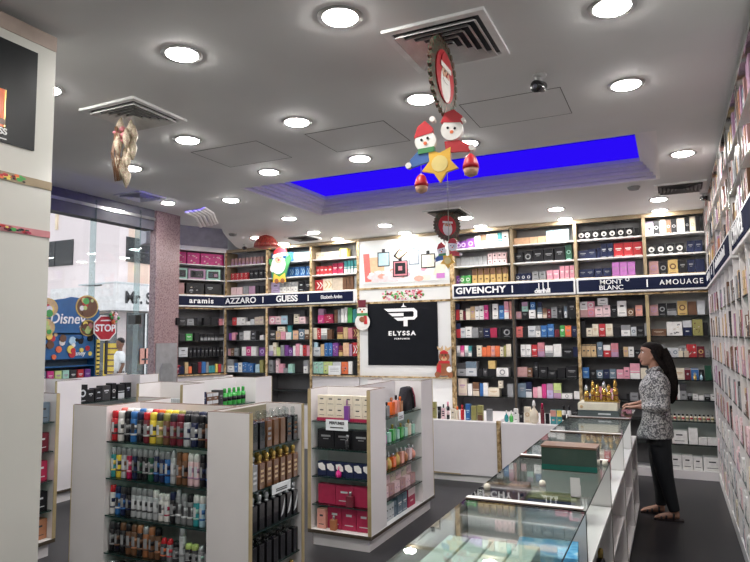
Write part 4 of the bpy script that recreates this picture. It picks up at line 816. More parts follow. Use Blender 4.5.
# ------------------------------------------------------------------ glass counters
CX0, CX1, CH = -.842, -.345, .95
YS = [1.62, 2.66, 3.72, 4.73, 5.62, 6.38]
CL = ['glass counter with the mint and blue cartons inside, next to the camera','second glass counter from the camera carrying the dark green box and acrylic holder','third glass counter from the camera, right behind the dark green box','fourth glass counter from the camera, in front of the cream box','end glass counter beneath the woman, topped by cream box and gold bottles']
for k in range(5):
    y0, y1 = YS[k]+.006, YS[k+1]-.006; L = y1-y0
    t = thing('glass_counter', CL[k], 'counter', (CX0, y0, 0), 0, 'glass display counters in one line'); W = CX1-CX0
    m = MB(); m.box(.03, W-.03, 0, L, 0, .08, WHITE); m.build('plinth', t)
    m = MB(); m.box(0, .018, 0, L, .08, .70, WHITE); m.box(.018, W, 0, L, .08, .10, WHITE); m.box(.018, W-.001, 0, L, .69, .708, WHITE); m.build('body', t)
    m = MB(); nd = 1
    for q in range(nd+1):
        yq = (L-.016)*q/nd; m.box(.018, W-.002, yq, yq+.016, .10, .69, WHITE)
    m.box(.018, W-.01, .016, L-.016, .39, .405, WHITE); m.build('cubby_divider', t)
    m = MB(); m.box(0, W, 0, L, CH-.009, CH, CLEAR, EDGEK); m.build('glass_top', t)
    m = MB(); m.box(0, .007, 0, L, .708, CH-.009, CLEAR); m.build('glass_front', t)
    m = MB(); m.box(W-.002, W, -.0, .014, .10, CH-.009, BRONZE); m.build('edge_strip', t)
    if k:
        m = MB(); m.box(0.008, W-.002, 0, .012, .709, CH-.009, WHITE); m.build('end_board', t)
        m = MB(); m.box(0, W-.01, -.0, .038, CH+.0005, CH+.006, SHELFW, BROWNE); m.build('top_rail', t)
    m = MB(); m.box(.02, W-.02, L*.45, L-.03, .80, .806, CLEAR, GEDGE) if k > 9 else m.box(.018, .03, .02, L-.02, .7085, .715, CHROME); m.build('inner_rail', t)
    m = MB(); m.lathe([(.012,0),(.014,.012),(.008,.02)], CHROME, .03, L*.9, 12); m.build('hinge', t)
CG = 'cartons inside the glass counters'
D0 = .7085
def inn(x, y, w, h, d, c, ds, label, nm='perfume_carton', z=D0, rz=0, c2=None): bx(x, y, w, h, d, c, ds, label, CG, nm, z, rz, c2, bev=.003)
for q in range(4): inn(-.770+q*.088, 1.92+.0*q, .080, .185, .42, 'mint', 'l', 'pale mint long carton, %s from the floor side in the nearest counter' % ORD[q+1])
MINTP = mat('pale_mint_board', (.60,.70,.62), .35)
for o in bpy.data.objects:
    if o.name.startswith('perfume_carton') and 'pale mint long' in o.get('label', ''): o.data.materials[0] = MINTP
BLUEM = mottled('blue_marbled_board', [(.35,(.05,.30,.62)),(.5,(.18,.52,.80)),(.6,(.60,.82,.92)),(.68,(.04,.22,.50))], 14, .25)
m = MB(); m.box(-.115,.115,-.10,.10,0,.13,BLUEM,bev=.003); o = m.build('perfume_carton', None, (-.475, 2.52, D0), .12)
tag(o, 'blue marbled carton in the nearest counter beside the mint ones', 'perfume box', CG)
inn(-.70, 2.50, .07, .10, .06, 'mauve', 'm', 'small mauve carton behind the mint ones'); inn(-.62,2.56,.06,.11,.05,'dusty_rose','b','small dusty rose carton next to the mauve one')
m = MB(); m.lathe([(.045,0),(.05,.02),(.03,.05),(.018,.06)], mat('cap_copper', PAL['copper'], .3, .4)); tag(m.build('powder_jar', None, (-.775,2.52,D0)), 'squat brown jar in the far floor-side corner of the nearest counter', 'jar')
for q,(c,ds,w) in enumerate([('brown','l',.10),('copper','m',.12),('purple','w',.16)]): inn(-.76+q*.135, 2.78, w-.01, .13, .12, c, ds, '%s carton flat in the second counter, %s from the floor side' % (c, ORD[q+1]))
inn(-.57, 2.98, .23, .14, .20, 'navy', 'l', 'wide dark navy case lying in the second counter'); inn(-.76, 3.0, .12, .12, .18, 'maroon', 'w', 'maroon case beside the navy one in the second counter')
inn(-.60, 3.30, .26, .12, .14, 'olive', 'm', 'olive patterned case at the far end of the second counter'); inn(-.77,3.3,.10,.16,.14,'dusty_rose','m','dusty rose patterned case at the far floor-side corner of second counter')
for q,(c,w,h) in enumerate([('pale_pink',.12,.16),('dusty_rose',.10,.14),('white',.08,.15)]): inn(-.76+q*.12, 3.85, w, h, .10, c, 'm', '%s carton in the third counter, %s from the floor side' % (word(c), ORD[q+1]))
for q,c in enumerate(['silver','pale_blue','red','green','red','black']): inn(-.79+q*.056, 4.40, .048, .13, .06, c, 'k', '%s carton standing in the third counter, %s from the floor side' % (word(c), ORD[q+1]))
inn(-.44, 4.35, .07, .17, .10, 'pale_pink', 'l', 'pale pink carton by the aisle side of the third counter')
for q,c in enumerate(['silver','pale_pink','salmon','white']): inn(-.56+q*.052, 5.0, .046, .17, .08, c, 'l', '%s upright carton in the fourth counter, %s along' % (word(c), ORD[q+1]))
inn(-.74, 5.05, .12, .12, .12, 'slate', 'w', 'slate carton in the fourth counter'); inn(-.72, 5.85, .16, .15, .12, 'dark_grey', 'w', 'dark grey carton in the end counter')
# dark green transparent box on the third counter
GA = mat('dark_green_lacquer', (.035,.075,.055), .12, spec=.6, coat=.5)
t = thing('display_box', 'dark green glossy box with a brown lid edge on the second counter', 'box', (-.512, 3.38, CH))
m = MB(); m.box(-.138,.138,0,.14,.0005,.118,GA,bev=.003); m.build('box_body', t)
m = MB(); m.box(-.140,.140,-.002,.142,.118,.128,mat('brown_lid', (.20,.11,.07), .35)); m.build('lid', t)
m = MB(); m.box(-.1385,.1385,-.002,.0,.006,.032,mat('teal_base_band', (.01,.13,.10), .2)); m.build('base_band', t)
# cream box on dark folder, gold bottles on tray
t = thing('folder_box', 'flat dark slate folder box under the cream box on the end counter', 'box', (-.60, 5.66, CH))
m = MB(); m.box(-.165,.165,0,.30,.0065,.055,mat('slate_board', (.07,.09,.09), .3),bev=.003); m.box(.0,.10,-.001,0,.025,.037,mpal('silver')); m.build('box_body', t)
t = thing('cream_box', 'long cream box with pale lid lying on the slate folder box', 'box', (-.60, 5.67, CH+.056))
m = MB(); m.box(-.165,.155,0,.28,0,.062,mat('cream_board', (.72,.68,.56), .35),bev=.004); m.build('box_body', t)
m = MB(); m.lathe([(.014,0),(.014,.001)], mpal('tan'), 0, 0, 14); o = m.build('round_seal', t, (-.135,-.001,.03)); o.rotation_euler = (PI/2,0,0)
t = thing('bottle_tray', 'small mirrored tray under the gold bottles at the counter end', 'tray', (-.575, 5.72, CH+.118))
m = MB(); m.box(-.14,.14,0,.15,.0005,.006,mat('mirror_tray', (.7,.7,.7), .08, .9)); m.build('tray_plate', t)
m = MB()
for q in ((-.14,.14,0,.005),(-.14,.14,.145,.15),(-.14,-.135,.005,.145),(.135,.14,.005,.145)): m.box(q[0],q[1],q[2],q[3],.006,.016,mat('cap_gold', PAL['gold'], .2, .7))
m.build('tray_rim', t)
GOLDB = [(-.115,.14),(-.07,.17),(-.03,.15),(.015,.17),(.055,.15),(.10,.19)]
for q,(x_,h) in enumerate(GOLDB):
    r = link('perfume_bottle', None, None, (-.575+x_*1.08, 5.76+.05*(q % 2), CH+.1245))
    m = MB(); R=.0235; gm = mat('polished_gold', (.75,.48,.12), .18, .85)
    m.lathe([(R*.9,0),(R,.01),(R*.8,h*.3),(R*1.05,h*.42),(R*.7,h*.55),(R*.35,h*.65)], gm, n=14); m.build('flask', r)
    m = MB(); m.lathe([(R*.4,h*.65),(R*.75,h*.74),(R*.6,h*.86),(R*.2,h)], gm if q % 3 else mat('cap_silver', PAL['silver'], .22, .6), n=12); m.build('cap', r)
    m = MB(); m.lathe([(R*.85,h*.26),(R*.83,h*.32)], mpal('maroon'), n=14); m.build('collar_band', r)
    tag(r, 'gold ornamental bottle on the small tray, %s from the street side' % ORD[q+1], 'perfume bottle', 'gold bottles on the tray')
for q,(c,h,w) in enumerate([('crimson',.16,.10),('white',.13,.09),('pink',.15,.10)]): pass
# acrylic holder, small knobs
t = thing('acrylic_holder', 'clear upright acrylic holder on the aisle edge of the second counter', 'holder', (-.41, 2.86, CH))
m = MB(); m.box(-.02,.02,0,.004,.0,.085,glass('acrylic',(.8,.85,.85),3.,.02),SHELFW); m.box(-.02,.02,.02,.024,.0,.05,_M['acrylic'],SHELFW); m.box(-.02,.02,0,.024,.0,.004,_M['acrylic'],SHELFW); m.build('holder_sheet', t)
for q,(x_,y_,lb) in enumerate([(-.80,2.86,'floor side of the second counter'),(-.58,3.02,'middle of the second counter'),(-.36,3.62,'aisle edge of the second counter')]):
    m = MB(); m.lathe([(.014,0),(.016,.012),(.012,.024),(.004,.028)], mat('pearl_white', (.85,.80,.68), .25)); tag(m.build('round_knob', None, (x_,y_,CH)), 'small round cream knob on the '+lb, 'knob')
bottle('cylinder','black',.17,.045,'gold',(-.38,3.42,.4055+.0),'black bottle with gold cap standing in the aisle side cubby')
m = MB(); m.box(-.03,.03,-.04,.04,0,.17,mpal('black'),bev=.006); tag(m.build('black_case', None, (-.385,2.98,.4055)), 'upright black case in the aisle side cubby of the second counter', 'case')

# ------------------------------------------------------------------ ivory panel cabinet in front on the street side
t = thing('tall_display_cabinet', 'tall ivory gloss cabinet with a dark perfume poster beside the camera', 'cabinet', (-2.55, 1.93, 0), PI/2); t.location.y = 1.905
# local: x runs back along +y world, front faces +x world: local -y
L = 2.4
m = MB(); m.box(-L, 0, 0, .45, 0, 3.05, PANELW, bev=.004); m.build('body', t)
m = MB(); m.box(-L, 0, -.004, 0, 3.0, 3.07, mat('taupe_band', (.36,.29,.25), .4)); m.box(-L, 0, -.004, 0, 2.338, 2.376, mat('bronze_band', (.24,.19,.12), .3, .3)); m.build('band', t)
m = MB(); m.box(-L, 0, -.004, 0, 2.118, 2.148, mat('rose_band', (.50,.20,.22), .35)); m.build('rose_band', t)
m = MB(); rr = random.Random(5)
for z0, z1, x0, x1 in ((2.34,2.374,-1.0,-.135),(2.12,2.146,-1.0,-.10)):
    for q in range(150):
        x = rr.uniform(x0, x1); z = rr.uniform(z0+.004, z1-.004); s = rr.uniform(.004,.009)
        m.add([(x+s*2*math.cos(a+q), -.0045-q*.00002, min(z1, max(z0, z+s*math.sin(a+q)))) for a in (0,1.26,2.5,3.77,5.0)], [(0,1,2,3,4)], mpal(rr.choice(['red','crimson','green','dark_green','yellow','orange','black','maroon'])))
m.build('floral_print', t)
PB = mat('poster_black', (.006,.008,.010), .35, spec=.25)
m = MB(); m.box(-1.6, -.095, -.006, 0, 2.50, 2.955, PB); m.build('poster', t)
m = MB(); m.box(-.285,-.242,-.008,-.006,2.565,2.73,mat('amber_print', PAL['orange'], .3)); m.box(-.29,-.236,-.0085,-.006,2.575,2.60,mat('dark_amber', (.12,.04,.01), .3)); m.box(-.241,-.236,-.008,-.006,2.565,2.73,mat('cap_gold', PAL['gold'], .2, .7)); m.build('bottle_print', t)
lettering('BOSS', .040, t, (-.226, -.008, 2.545), FY, align='RIGHT', name='poster_lettering', bold=.0006)
m = MB(); m.box(-.28,-.226,-.0075,-.006,2.512,2.517,LETTER); m.build('poster_small_print', t)
m = MB(); m.box(-.22,-.19,-.006,-.001,.3,.925,GOLDEDGE); m.build('gilt_strip', t)
m = MB(); m.box(.0,.001,.0,.45,0,3.05,PANELW); 

# ------------------------------------------------------------------ ceiling fittings
LAMP = emit('lamp_disc', (1.,.965,.92), 158.)
RIM = mat('lamp_rim', (.42,.42,.42), .4, .3)
LX = [-5.34,-4.385,-3.31,-2.225,-1.14,-.06]
lamps = [(-2.187,2.343),(-1.29,2.38),(-.17,2.843),(-.17,3.80),(-1.318,3.462),(-2.211,3.461),(-3.125,3.42),(-2.222,4.424),(-1.328,4.446),(.15,5.507),(-3.113,4.423),(-4.105,5.152),(-4.135,6.296),(-4.066,3.776)]
lamps += [(x,7.29) for x in LX]+[(x,7.97) for x in LX]
lamps += [(-3.2,2.33),(-3.2,.6),(-2.2,.6),(-1.2,.6),(-.2,1.4),(-1.3,-.6),(-3.3,-.6)]
base = None
def lname(x, y):
    if y > 7.9: return 'round ceiling downlight tight against the back shelving, %s of its row from the street end' % ORD[LX.index(x)+1]
    if y > 7.2: return 'round ceiling downlight one step before the back shelving, %s of its row from street end' % ORD[LX.index(x)+1]
    return None
NMS = {(-2.187,2.343):'large round downlight between the poster cabinet and the first vent',(-1.29,2.38):'large round downlight in front of the big square vent',(-.17,2.843):'largest round downlight near the camera on the aisle side',(-.17,3.80):'round downlight beyond the black ceiling camera',(-1.318,3.462):'round downlight right beside the hanging Santa disc',(-2.211,3.461):'round downlight between two ceiling hatch outlines',(-3.125,3.42):'round downlight close to the first ceiling hatch outline',(-2.222,4.424):'round downlight just before the blue tray, near its middle',(-1.328,4.446):'round downlight just before the blue tray behind the snow figures',(.15,5.507):'round downlight between the blue tray and the side wall',(-3.113,4.423):'round downlight at the street corner of the blue tray',(-4.105,5.152):'round downlight beyond the street end of the blue tray',(-4.135,6.296):'round downlight at the far street corner of the blue tray',(-4.066,3.776):'round downlight behind the hanging pale garland'}
for x, y in lamps+[(-5.936,6.148)]:
    z = RZ if x == -5.936 else CZ
    if base is None:
        r = link('ceiling_downlight', None)
        m = MB(); m.lathe([(.104,-.004),(.104,0),(.084,0),(.084,-.004)], RIM, n=28); m.build('trim_ring', r, fix=False)
        m = MB(); m.lathe([(.02,-.017),(.055,-.014),(.075,-.008),(.083,-.001)], LAMP, n=28); m.build('diffuser', r)
        base = r
    else: r = copy_tree(base)
    r.location = (x, y, z-.0005)
    tag(r, lname(x, y) or NMS.get((x, y)) or ('round downlight in the raised ceiling strip along the shopfront' if z == RZ else 'round ceiling downlight behind the camera position, near point %s' % {(-3.2,2.33):'street cabinet',(-3.2,.6):'cabinet back',(-2.2,.6):'room rear',(-1.2,.6):'rear middle',(-.2,1.4):'camera',(-1.3,-.6):'rear wall',(-3.3,-.6):'rear street corner'}[(x,y)]), 'ceiling light', 'round ceiling downlights')
VD = mat('vent_dark', (.03,.03,.035), .6); VW = mat('vent_white', (.80,.80,.80), .45)
def vent(x, y, lab, s=.47, z=CZ, dark=False, n=5):
    t = thing('ceiling_vent', lab, 'air vent', (x, y, z), 0, 'square ceiling vents')
    m = MB(); h = s/2; m.box(-h*.86, h*.86, -h*.86, h*.86, -.004, -.001, VD); m.build('backing', t)
    m = MB()
    for a, b_ in ((-h, -h*.86), (h*.86, h)):
        m.box(a, b_, -h, h, -.016, -.0005, VW); m.box(-h*.86, h*.86, a, b_, -.016, -.0005, VW)
    m.build('frame', t)
    m = MB()
    for k in range(n):
        r = h*(.80-.155*k); w = h*.058; zi = -.022-.0
        for sx, sy in ((1,0),(-1,0),(0,1),(0,-1)):
            if sx: pts = [(sx*r, -r), (sx*r, r), (sx*(r-w*1.6), r-w*1.6), (sx*(r-w*1.6), -r+w*1.6)]
            else: pts = [(-r, sy*r), (r, sy*r), (r-w*1.6, sy*(r-w*1.6)), (-r+w*1.6, sy*(r-w*1.6))]
            z0 = [-.030,-.030,-.006,-.006]
            m.add([(p[0], p[1], zz) for p, zz in zip(pts, z0)]+[(p[0], p[1], zz+.003) for p, zz in zip(pts, z0)], [(0,1,2,3),(7,6,5,4),(0,1,5,4),(1,2,6,5),(2,3,7,6),(3,0,4,7)], VW if not dark else mat('vent_grey', (.12,.12,.12), .5))
    m.build('louvre', t)
vent(-.93, 2.83, 'large square ceiling vent with the Santa disc hanging from it', .50)
vent(-3.06, 2.86, 'square ceiling vent with the pale garland hanging from it', .46)
vent(-5.95, 5.68, 'square ceiling vent in the raised strip by the shopfront', .44, RZ)
vent(.14, 6.77, 'square ceiling vent by the side wall corner', .46, dark=True)
vent(-2.30, 6.85, 'square ceiling vent before the white poster wall', .46, dark=True)
vent(-4.75, 7.6, 'square ceiling vent above the Santa cutout bay', .40, dark=True)
for x, y, lb in ((-3.31,3.66,'hatch outline in the ceiling near the hanging garland side'),(-2.30,3.70,'hatch outline in the ceiling between the downlights'),(-1.14,3.66,'hatch outline in the ceiling behind the snow figures')):
    m = MB(); a, c_ = .62, .48; w = .004; G_ = mat('hatch_gap', (.06,.06,.06), .7)
    for q in ((0,a,0,w),(0,a,c_-w,c_),(0,w,w,c_-w),(a-w,a,w,c_-w)): m.box(q[0],q[1],q[2],q[3],-.002,-.0005,G_)
    m.box(w, a-w, w, c_-w, -.0012, -.0004, CEIL); tag(m.build('ceiling_hatch', None, (x, y, CZ)), 'thin square access '+lb, 'ceiling hatch', 'ceiling access hatches')
for x, y, lb in ((-.27,6.55,'small round grey smoke detector above the bay behind gold bottles'),(-5.42,6.85,'small round smoke detector near the angled corner'),(-5.25,7.3,'second small round detector near the angled corner')):
    m = MB(); m.lathe([(.02,-.035),(.045,-.03),(.058,-.012),(.06,0)], mat('detector_grey', (.22,.22,.22), .5), n=18); tag(m.build('smoke_detector', None, (x, y, CZ)), lb, 'smoke detector')
def cctv(x, y, lab, a, s=1.):
    t = thing('ceiling_camera', lab, 'security camera', (x, y, CZ), a)
    m = MB(); m.lathe([(.035*s,-.012*s),(.04*s,0)], mat('camera_white', (.45,.45,.45), .4), n=16); m.tube([(0,0,-.01*s),(0,0,-.04*s),(0,-.02*s,-.055*s)], .010*s, _M['camera_white'], 8); m.build('mount', t)
    m = MB(); m.tube([(0,.035*s,-.055*s),(0,.03*s,-.058*s),(0,-.045*s,-.075*s),(0,-.05*s,-.076*s)], [.018*s,.030*s,.034*s,.030*s], mat('camera_black', (.012,.012,.014), .25), 16); m.build('housing', t)
    m = MB(); m.tube([(0,-.0505*s,-.0762*s),(0,-.053*s,-.077*s)], [.014*s,.012*s], mat('camera_lens', (.10,.10,.13), .05), 14); m.build('lens', t)
cctv(-.60, 3.44, 'black bullet camera on the ceiling before the blue tray', -.35)
cctv(.36, 7.2, 'tiny black camera at the side wall corner of the ceiling', .5, .8)
cctv(-5.9, 7.75, 'tiny black camera on the ceiling near the angled corner shelving', .2, .8)

# ------------------------------------------------------------------ Christmas decorations
STR = mat('thin_string', (.5,.5,.45), .6)
def outline(pts, s=1., cx=0, cz=0): return [(cx+x*s, cz+z*s) for x, z in pts]
def circ(r, n=20, cx=0, cz=0, sx=1., sz=1.): return [(cx+r*sx*math.cos(2*PI*i/n), cz+r*sz*math.sin(2*PI*i/n)) for i in range(n)]
def plate(mb_, pts, y0, y1, m_): mb_.prism(pts, 'Y', y0, y1, m_)
FLORA = mottled('wreath_tinsel', [(.40,(.02,.09,.05)),(.5,(.16,.02,.02)),(.58,(.03,.12,.07)),(.68,(.30,.10,.08))], 70, .4)
CARDR = mat('card_red', (.50,.02,.03), .4); CARDW = mat('card_snow', (.80,.78,.74), .5); SKIN_C = mat('card_skin', (.62,.36,.24), .5)
CARDY = mat('card_yellow', (.85,.50,.06), .45); CARDB = mat('card_brown', (.28,.10,.04), .5); CARDG = mat('card_green', (.05,.25,.08), .5); CARDBL = mat('card_blue', (.05,.14,.40), .5)
def santa_disc(lab, loc, rz, r, tilt=0.):
    t = thing('santa_disc', lab, 'hanging decoration', loc, rz); t.rotation_euler = (0, tilt, rz)
    m = MB(); plate(m, circ(r, 28, 0, -r), -.006, .006, FLORA)
    for k in range(28):
        a = 2*PI*k/28; plate(m, circ(r*.10, 7, r*.98*math.cos(a), -r+r*.98*math.sin(a)), -.009, .009, FLORA)
    m.build('wreath_rim', t)
    m = MB()
    for y0, y1 in ((-.012,-.006),(.006,.012)):
        plate(m, circ(r*.70, 24, 0, -r), y0, y1, CARDR)
    m.build('red_ground', t)
    m = MB()
    for s in (-1, 1):
        a = lambda k: tuple(sorted((s*(.012+k*.0015), s*(.0135+k*.0015))))
        plate(m, circ(r*.42, 16, 0, -r*1.22, .9, 1.15), *a(0), CARDW); plate(m, circ(r*.26, 14, 0, -r*.92, 1, .8), *a(1), SKIN_C)
        plate(m, [(-r*.36,-r*.78),(r*.36,-r*.78),(r*.22,-r*.40),(-r*.05,-r*.34),(-r*.30,-r*.52)], *a(2), CARDR); plate(m, [(-r*.40,-r*.84),(r*.40,-r*.84),(r*.40,-r*.70),(-r*.40,-r*.70)], *a(3), CARDW)
        for q in (-1, 1): plate(m, circ(r*.035, 8, q*r*.11, -r*.90), *a(3), mpal('black'))
        plate(m, circ(r*.05, 8, 0, -r*1.0), *a(4), CARDR); plate(m, circ(r*.16, 10, 0, -r*1.12, 1.5, .5), *a(2), CARDW)
    m.build('santa_face', t)
    return t
def snow_pair(lab, loc, rz, s):
    t = thing('hanging_snow_figures', lab, 'hanging decoration', loc, rz)
    def part(nm, lst):
        m = MB()
        for k, (pts, mm, ly) in enumerate(lst):
            plate(m, outline(pts, s), -(.008+.002*ly), .008+.002*ly+.0003*k, mm)
        m.build(nm, t)
    star = [(math.sin(i*PI/5)*(.30 if i % 2 == 0 else .17), -.72+math.cos(i*PI/5)*(.30 if i % 2 == 0 else .17)) for i in range(10)]
    star = [(x, -.70-(z+.70)) for x, z in star]
    part('golden_star', [(star, CARDY, 1), (circ(.13, 14, 0, -.68), mat('card_pale_yellow', (.85,.68,.25), .45), 2)])
    part('snow_heads', [(circ(.17, 16, -.22, -.30), CARDW, 2), (circ(.17, 16, .20, -.17), CARDW, 3)]+[(circ(.022, 6, x, z), mpal('black'), 4) for x, z in ((-.28,-.28),(-.18,-.26),(.14,-.14),(.25,-.16))]+[(circ(.03, 6, -.22, -.34), mpal('orange'), 4), (circ(.03, 6, .20, -.21), mpal('orange'), 4)])
    part('red_hats', [([(-.40,-.24),(-.34,-.06),(-.22,.02),(-.10,-.10),(-.10,-.18)], CARDR, 3), ([(.03,-.04),(.10,.10),(.24,.14),(.37,.02),(.36,-.08)], CARDR, 4), (circ(.045, 8, -.10, .03), CARDW, 5), (circ(.03, 8, .38, -.04), CARDW, 5)])
    part('arms_and_scarves', [([(-.34,-.44),(-.10,-.46),(-.12,-.62),(-.30,-.66),(-.46,-.70),(-.48,-.58)], CARDBL, 0), ([(.08,-.34),(.30,-.34),(.48,-.44),(.46,-.54),(.30,-.52),(.10,-.52)], CARDR, 0), ([(-.34,-.42),(-.08,-.40),(-.08,-.48),(-.34,-.50)], CARDG, 3), (circ(.05, 8, -.50, -.66), CARDW, 2), (circ(.05, 8, .50, -.48), CARDW, 2)])
    return t
def bell(lab, loc, s=1.):
    t = thing('hanging_santa_bell', lab, 'hanging decoration', loc)
    m = MB(); m.lathe([(.034*s,-.06*s),(.032*s,-.045*s),(.022*s,-.015*s),(.006*s,0)], CARDR, n=12); m.build('red_hat', t)
    m = MB(); m.lathe([(.008*s,-.095*s),(.026*s,-.085*s),(.031*s,-.065*s),(.028*s,-.0605*s)], SKIN_C, n=12); m.build('face', t)
    m = MB(); m.tube([(0,0,0),(0,0,.05*s)], .0012, STR, 4); m.build('thread', t)
santa_disc('large Santa face disc in a tinsel wreath hanging under the big vent', (-.928, 2.74, 3.065), R_(90), .180, R_(0))
m = MB(); m.tube([(0,0,3.098),(0,0,2.1)], .0016, STR, 4); tag(m.build('hanging_string', None, (-.925, 2.762, 0)), 'thin string under the big square vent holding the Christmas figures', 'string')
snow_pair('two snow figures in red hats on a golden star under the Santa disc', (-.945, 2.72, 2.665), R_(6), .305)
bell('little red-hatted bell hanging low on the street side of the star', (-1.045, 2.73, 2.425), 1.)
bell('little red-hatted bell hanging on the aisle side of the star', (-.800, 2.73, 2.49), 1.15)
santa_disc('small far Santa face disc hanging before the white poster wall', (-2.262, 6.70, 3.075), R_(50), .165)
snow_pair('far pair of snow figures in red hats before the white poster', (-2.26, 6.70, 2.72), 0, .31)
# pale garland under the second vent
t = thing('hanging_garland', 'pale cream and red fabric garland hanging under the second square vent', 'hanging decoration', (-3.08, 2.80, 3.07))
m = MB(); rg = random.Random(4)
GARL = mottled('garland_fabric', [(.40,(.40,.34,.24)),(.5,(.62,.56,.42)),(.58,(.34,.20,.16)),(.66,(.66,.60,.46))], 60, .6)
for q in range(26):
    z = -.06-.34*q/26; wd = .03+.055*math.sin(PI*min(1, q/22)); x = rg.uniform(-wd, wd); y = rg.uniform(-wd, wd)*.6
    r = rg.uniform(.018,.036); m.lathe([(r*.15, z-r*2.2),(r*.6, z-r*.9),(r*.8, z+r*.2),(r*.15, z+r*2.0)], GARL, x, y, 6)
m.build('fabric_body', t)
m = MB()
for q in range(5): m.lathe([(.008,-.11-.02*q),(.024,-.095-.02*q),(.01,-.08-.02*q)], mpal('rose'), rg.uniform(-.03,.03), -.035+rg.uniform(-.01,.01), 7)
m.build('rose_tuft', t)
m = MB()
for q in range(7): m.tube([(rg.uniform(-.03,.03), -.05, -.08),(rg.uniform(-.05,.05),-.055,-.25),(rg.uniform(-.02,.02),-.045,-.43)], .0035, mpal('brown'), 5)
m.build('brown_ribbon', t)
m = MB(); m.tube([(0,0,-.02),(0,0,.022)], .002, STR, 4); m.build('thread', t)
# red glitter half dome
t = thing('hanging_paper_dome', 'red glittering paper dome hanging above the Santa cutout', 'hanging decoration', (-4.97, 7.0, 2.90))
m = MB(); m.lathe([(.17,0),(.165,.04),(.135,.10),(.09,.145),(.03,.165),(.005,.168)], mottled('red_glitter', [(.4,(.18,.02,.02)),(.5,(.45,.05,.04)),(.6,(.25,.03,.02)),(.7,(.60,.28,.12))], 40, .35), n=24); m.build('dome_shell', t)
m = MB(); m.tube([(0,0,.168),(0,0,.197)], .002, STR, 4); m.build('thread', t)
# cardboard cutouts
def cut(name, lab, loc, rz, groups):
    t = thing(name, lab, 'cardboard cutout', loc, rz)
    for nm, lst in groups:
        m = MB()
        for k, (pts, mm, ly) in enumerate(lst): plate(m, pts, -(.004+.0025*ly)-.0002*k, 0, mm)
        m.build(nm, t)
cut('santa_cutout', 'cardboard Santa cutout stuck over the blue boxes on upper shelving', (-5.47, 8.065, 2.52), 0, [
 ('beard', [(circ(.13, 18, -.02, .27, 1, 1.1), CARDW, 1), (circ(.06, 10, -.12, .22), CARDW, 0)]),
 ('face', [(circ(.075, 14, -.01, .36, 1, .9), SKIN_C, 2), (circ(.02, 8, -.01, .35), CARDR, 3), (circ(.01, 6, -.04, .38), mpal('black'), 3), (circ(.01, 6, .03, .38), mpal('black'), 3)]),
 ('hat', [([(-.12,.40),(-.10,.50),(0,.55),(.12,.51),(.15,.42),(.10,.44)], CARDR, 2), ([(-.13,.39),(-.11,.44),(.11,.46),(.12,.41)], CARDW, 3), (circ(.035, 8, .15, .42), CARDG, 3)]),
 ('body', [([(-.14,.12),(-.16,.26),(-.20,.30),(-.20,.38),(-.12,.36),(.10,.34),(.18,.44),(.22,.36),(.16,.22),(.12,.10),(.10,0),(-.12,0)], CARDG, 0), ([(-.12,.0),(-.10,.14),(0,.08),(.10,.14),(.12,0)], CARDY, 2), (circ(.04, 8, -.05, .02), CARDB, 3), (circ(.04, 8, .06, .02), CARDB, 3)]),
 ('gold_bell', [(circ(.035, 8, -.18, .56), CARDY, 1), (circ(.035, 8, 0, .60), CARDY, 1), (circ(.035, 8, .16, .57), CARDY, 1)])])
cut('snowman_cutout', 'cardboard snowman cutout on the post beside the white poster', (-4.02, 8.035, 1.76), 0, [
 ('snow_body', [(circ(.12, 18, 0, .11), CARDW, 0), (circ(.085, 16, 0, .27), CARDW, 1)]),
 ('hat', [([(-.09,.32),(-.06,.335),(-.07,.43),(.06,.43),(.055,.335),(.09,.32)], mpal('maroon'), 2)]),
 ('scarf', [([(-.09,.20),(.09,.20),(.08,.24),(-.08,.24)], CARDG, 2), ([(.03,.08),(.08,.08),(.07,.20),(.02,.20)], CARDR, 2)]),
 ('face', [(circ(.012, 6, -.03, .29), mpal('black'), 3), (circ(.012, 6, .03, .29), mpal('black'), 3), (circ(.018, 6, 0, .26), mpal('orange'), 3), (circ(.05, 10, 0, .15, 1, .8), CARDB, 2)])])
cut('reindeer_cutout', 'cardboard reindeer cutout with red scarf at the foot of the white poster', (-2.79, 8.03, 1.11), 0, [
 ('body', [(circ(.10, 16, -.01, .12, 1.05, 1.1), CARDB, 0), (circ(.075, 14, 0, .27), CARDB, 1), (circ(.04, 10, -.10, .03), CARDB, 1), (circ(.04, 10, .08, .03), CARDB, 1)]),
 ('antlers', [([(-.03,.33),(-.09,.37),(-.10,.41),(-.05,.38),(-.02,.42),(-.01,.34)], mpal('tan'), 0), ([(.03,.33),(.09,.37),(.10,.41),(.05,.38),(.02,.42),(.01,.34)], mpal('tan'), 0)]),
 ('face', [(circ(.035, 10, 0, .24, 1.2, .8), mpal('tan'), 2), (circ(.014, 8, 0, .255), CARDR, 3), (circ(.01, 6, -.025, .29), mpal('black'), 3), (circ(.01, 6, .025, .29), mpal('black'), 3)]),
 ('scarf', [([(-.08,.18),(.08,.18),(.075,.215),(-.075,.215)], CARDR, 2), ([(-.12,.06),(-.05,.05),(-.04,.16),(-.09,.17)], CARDR, 1), (circ(.04, 10, .07, .10), CARDW, 2), ([(-.06,.33),(0,.36),(.06,.33),(.05,.31),(-.05,.31)], CARDR, 3)])])

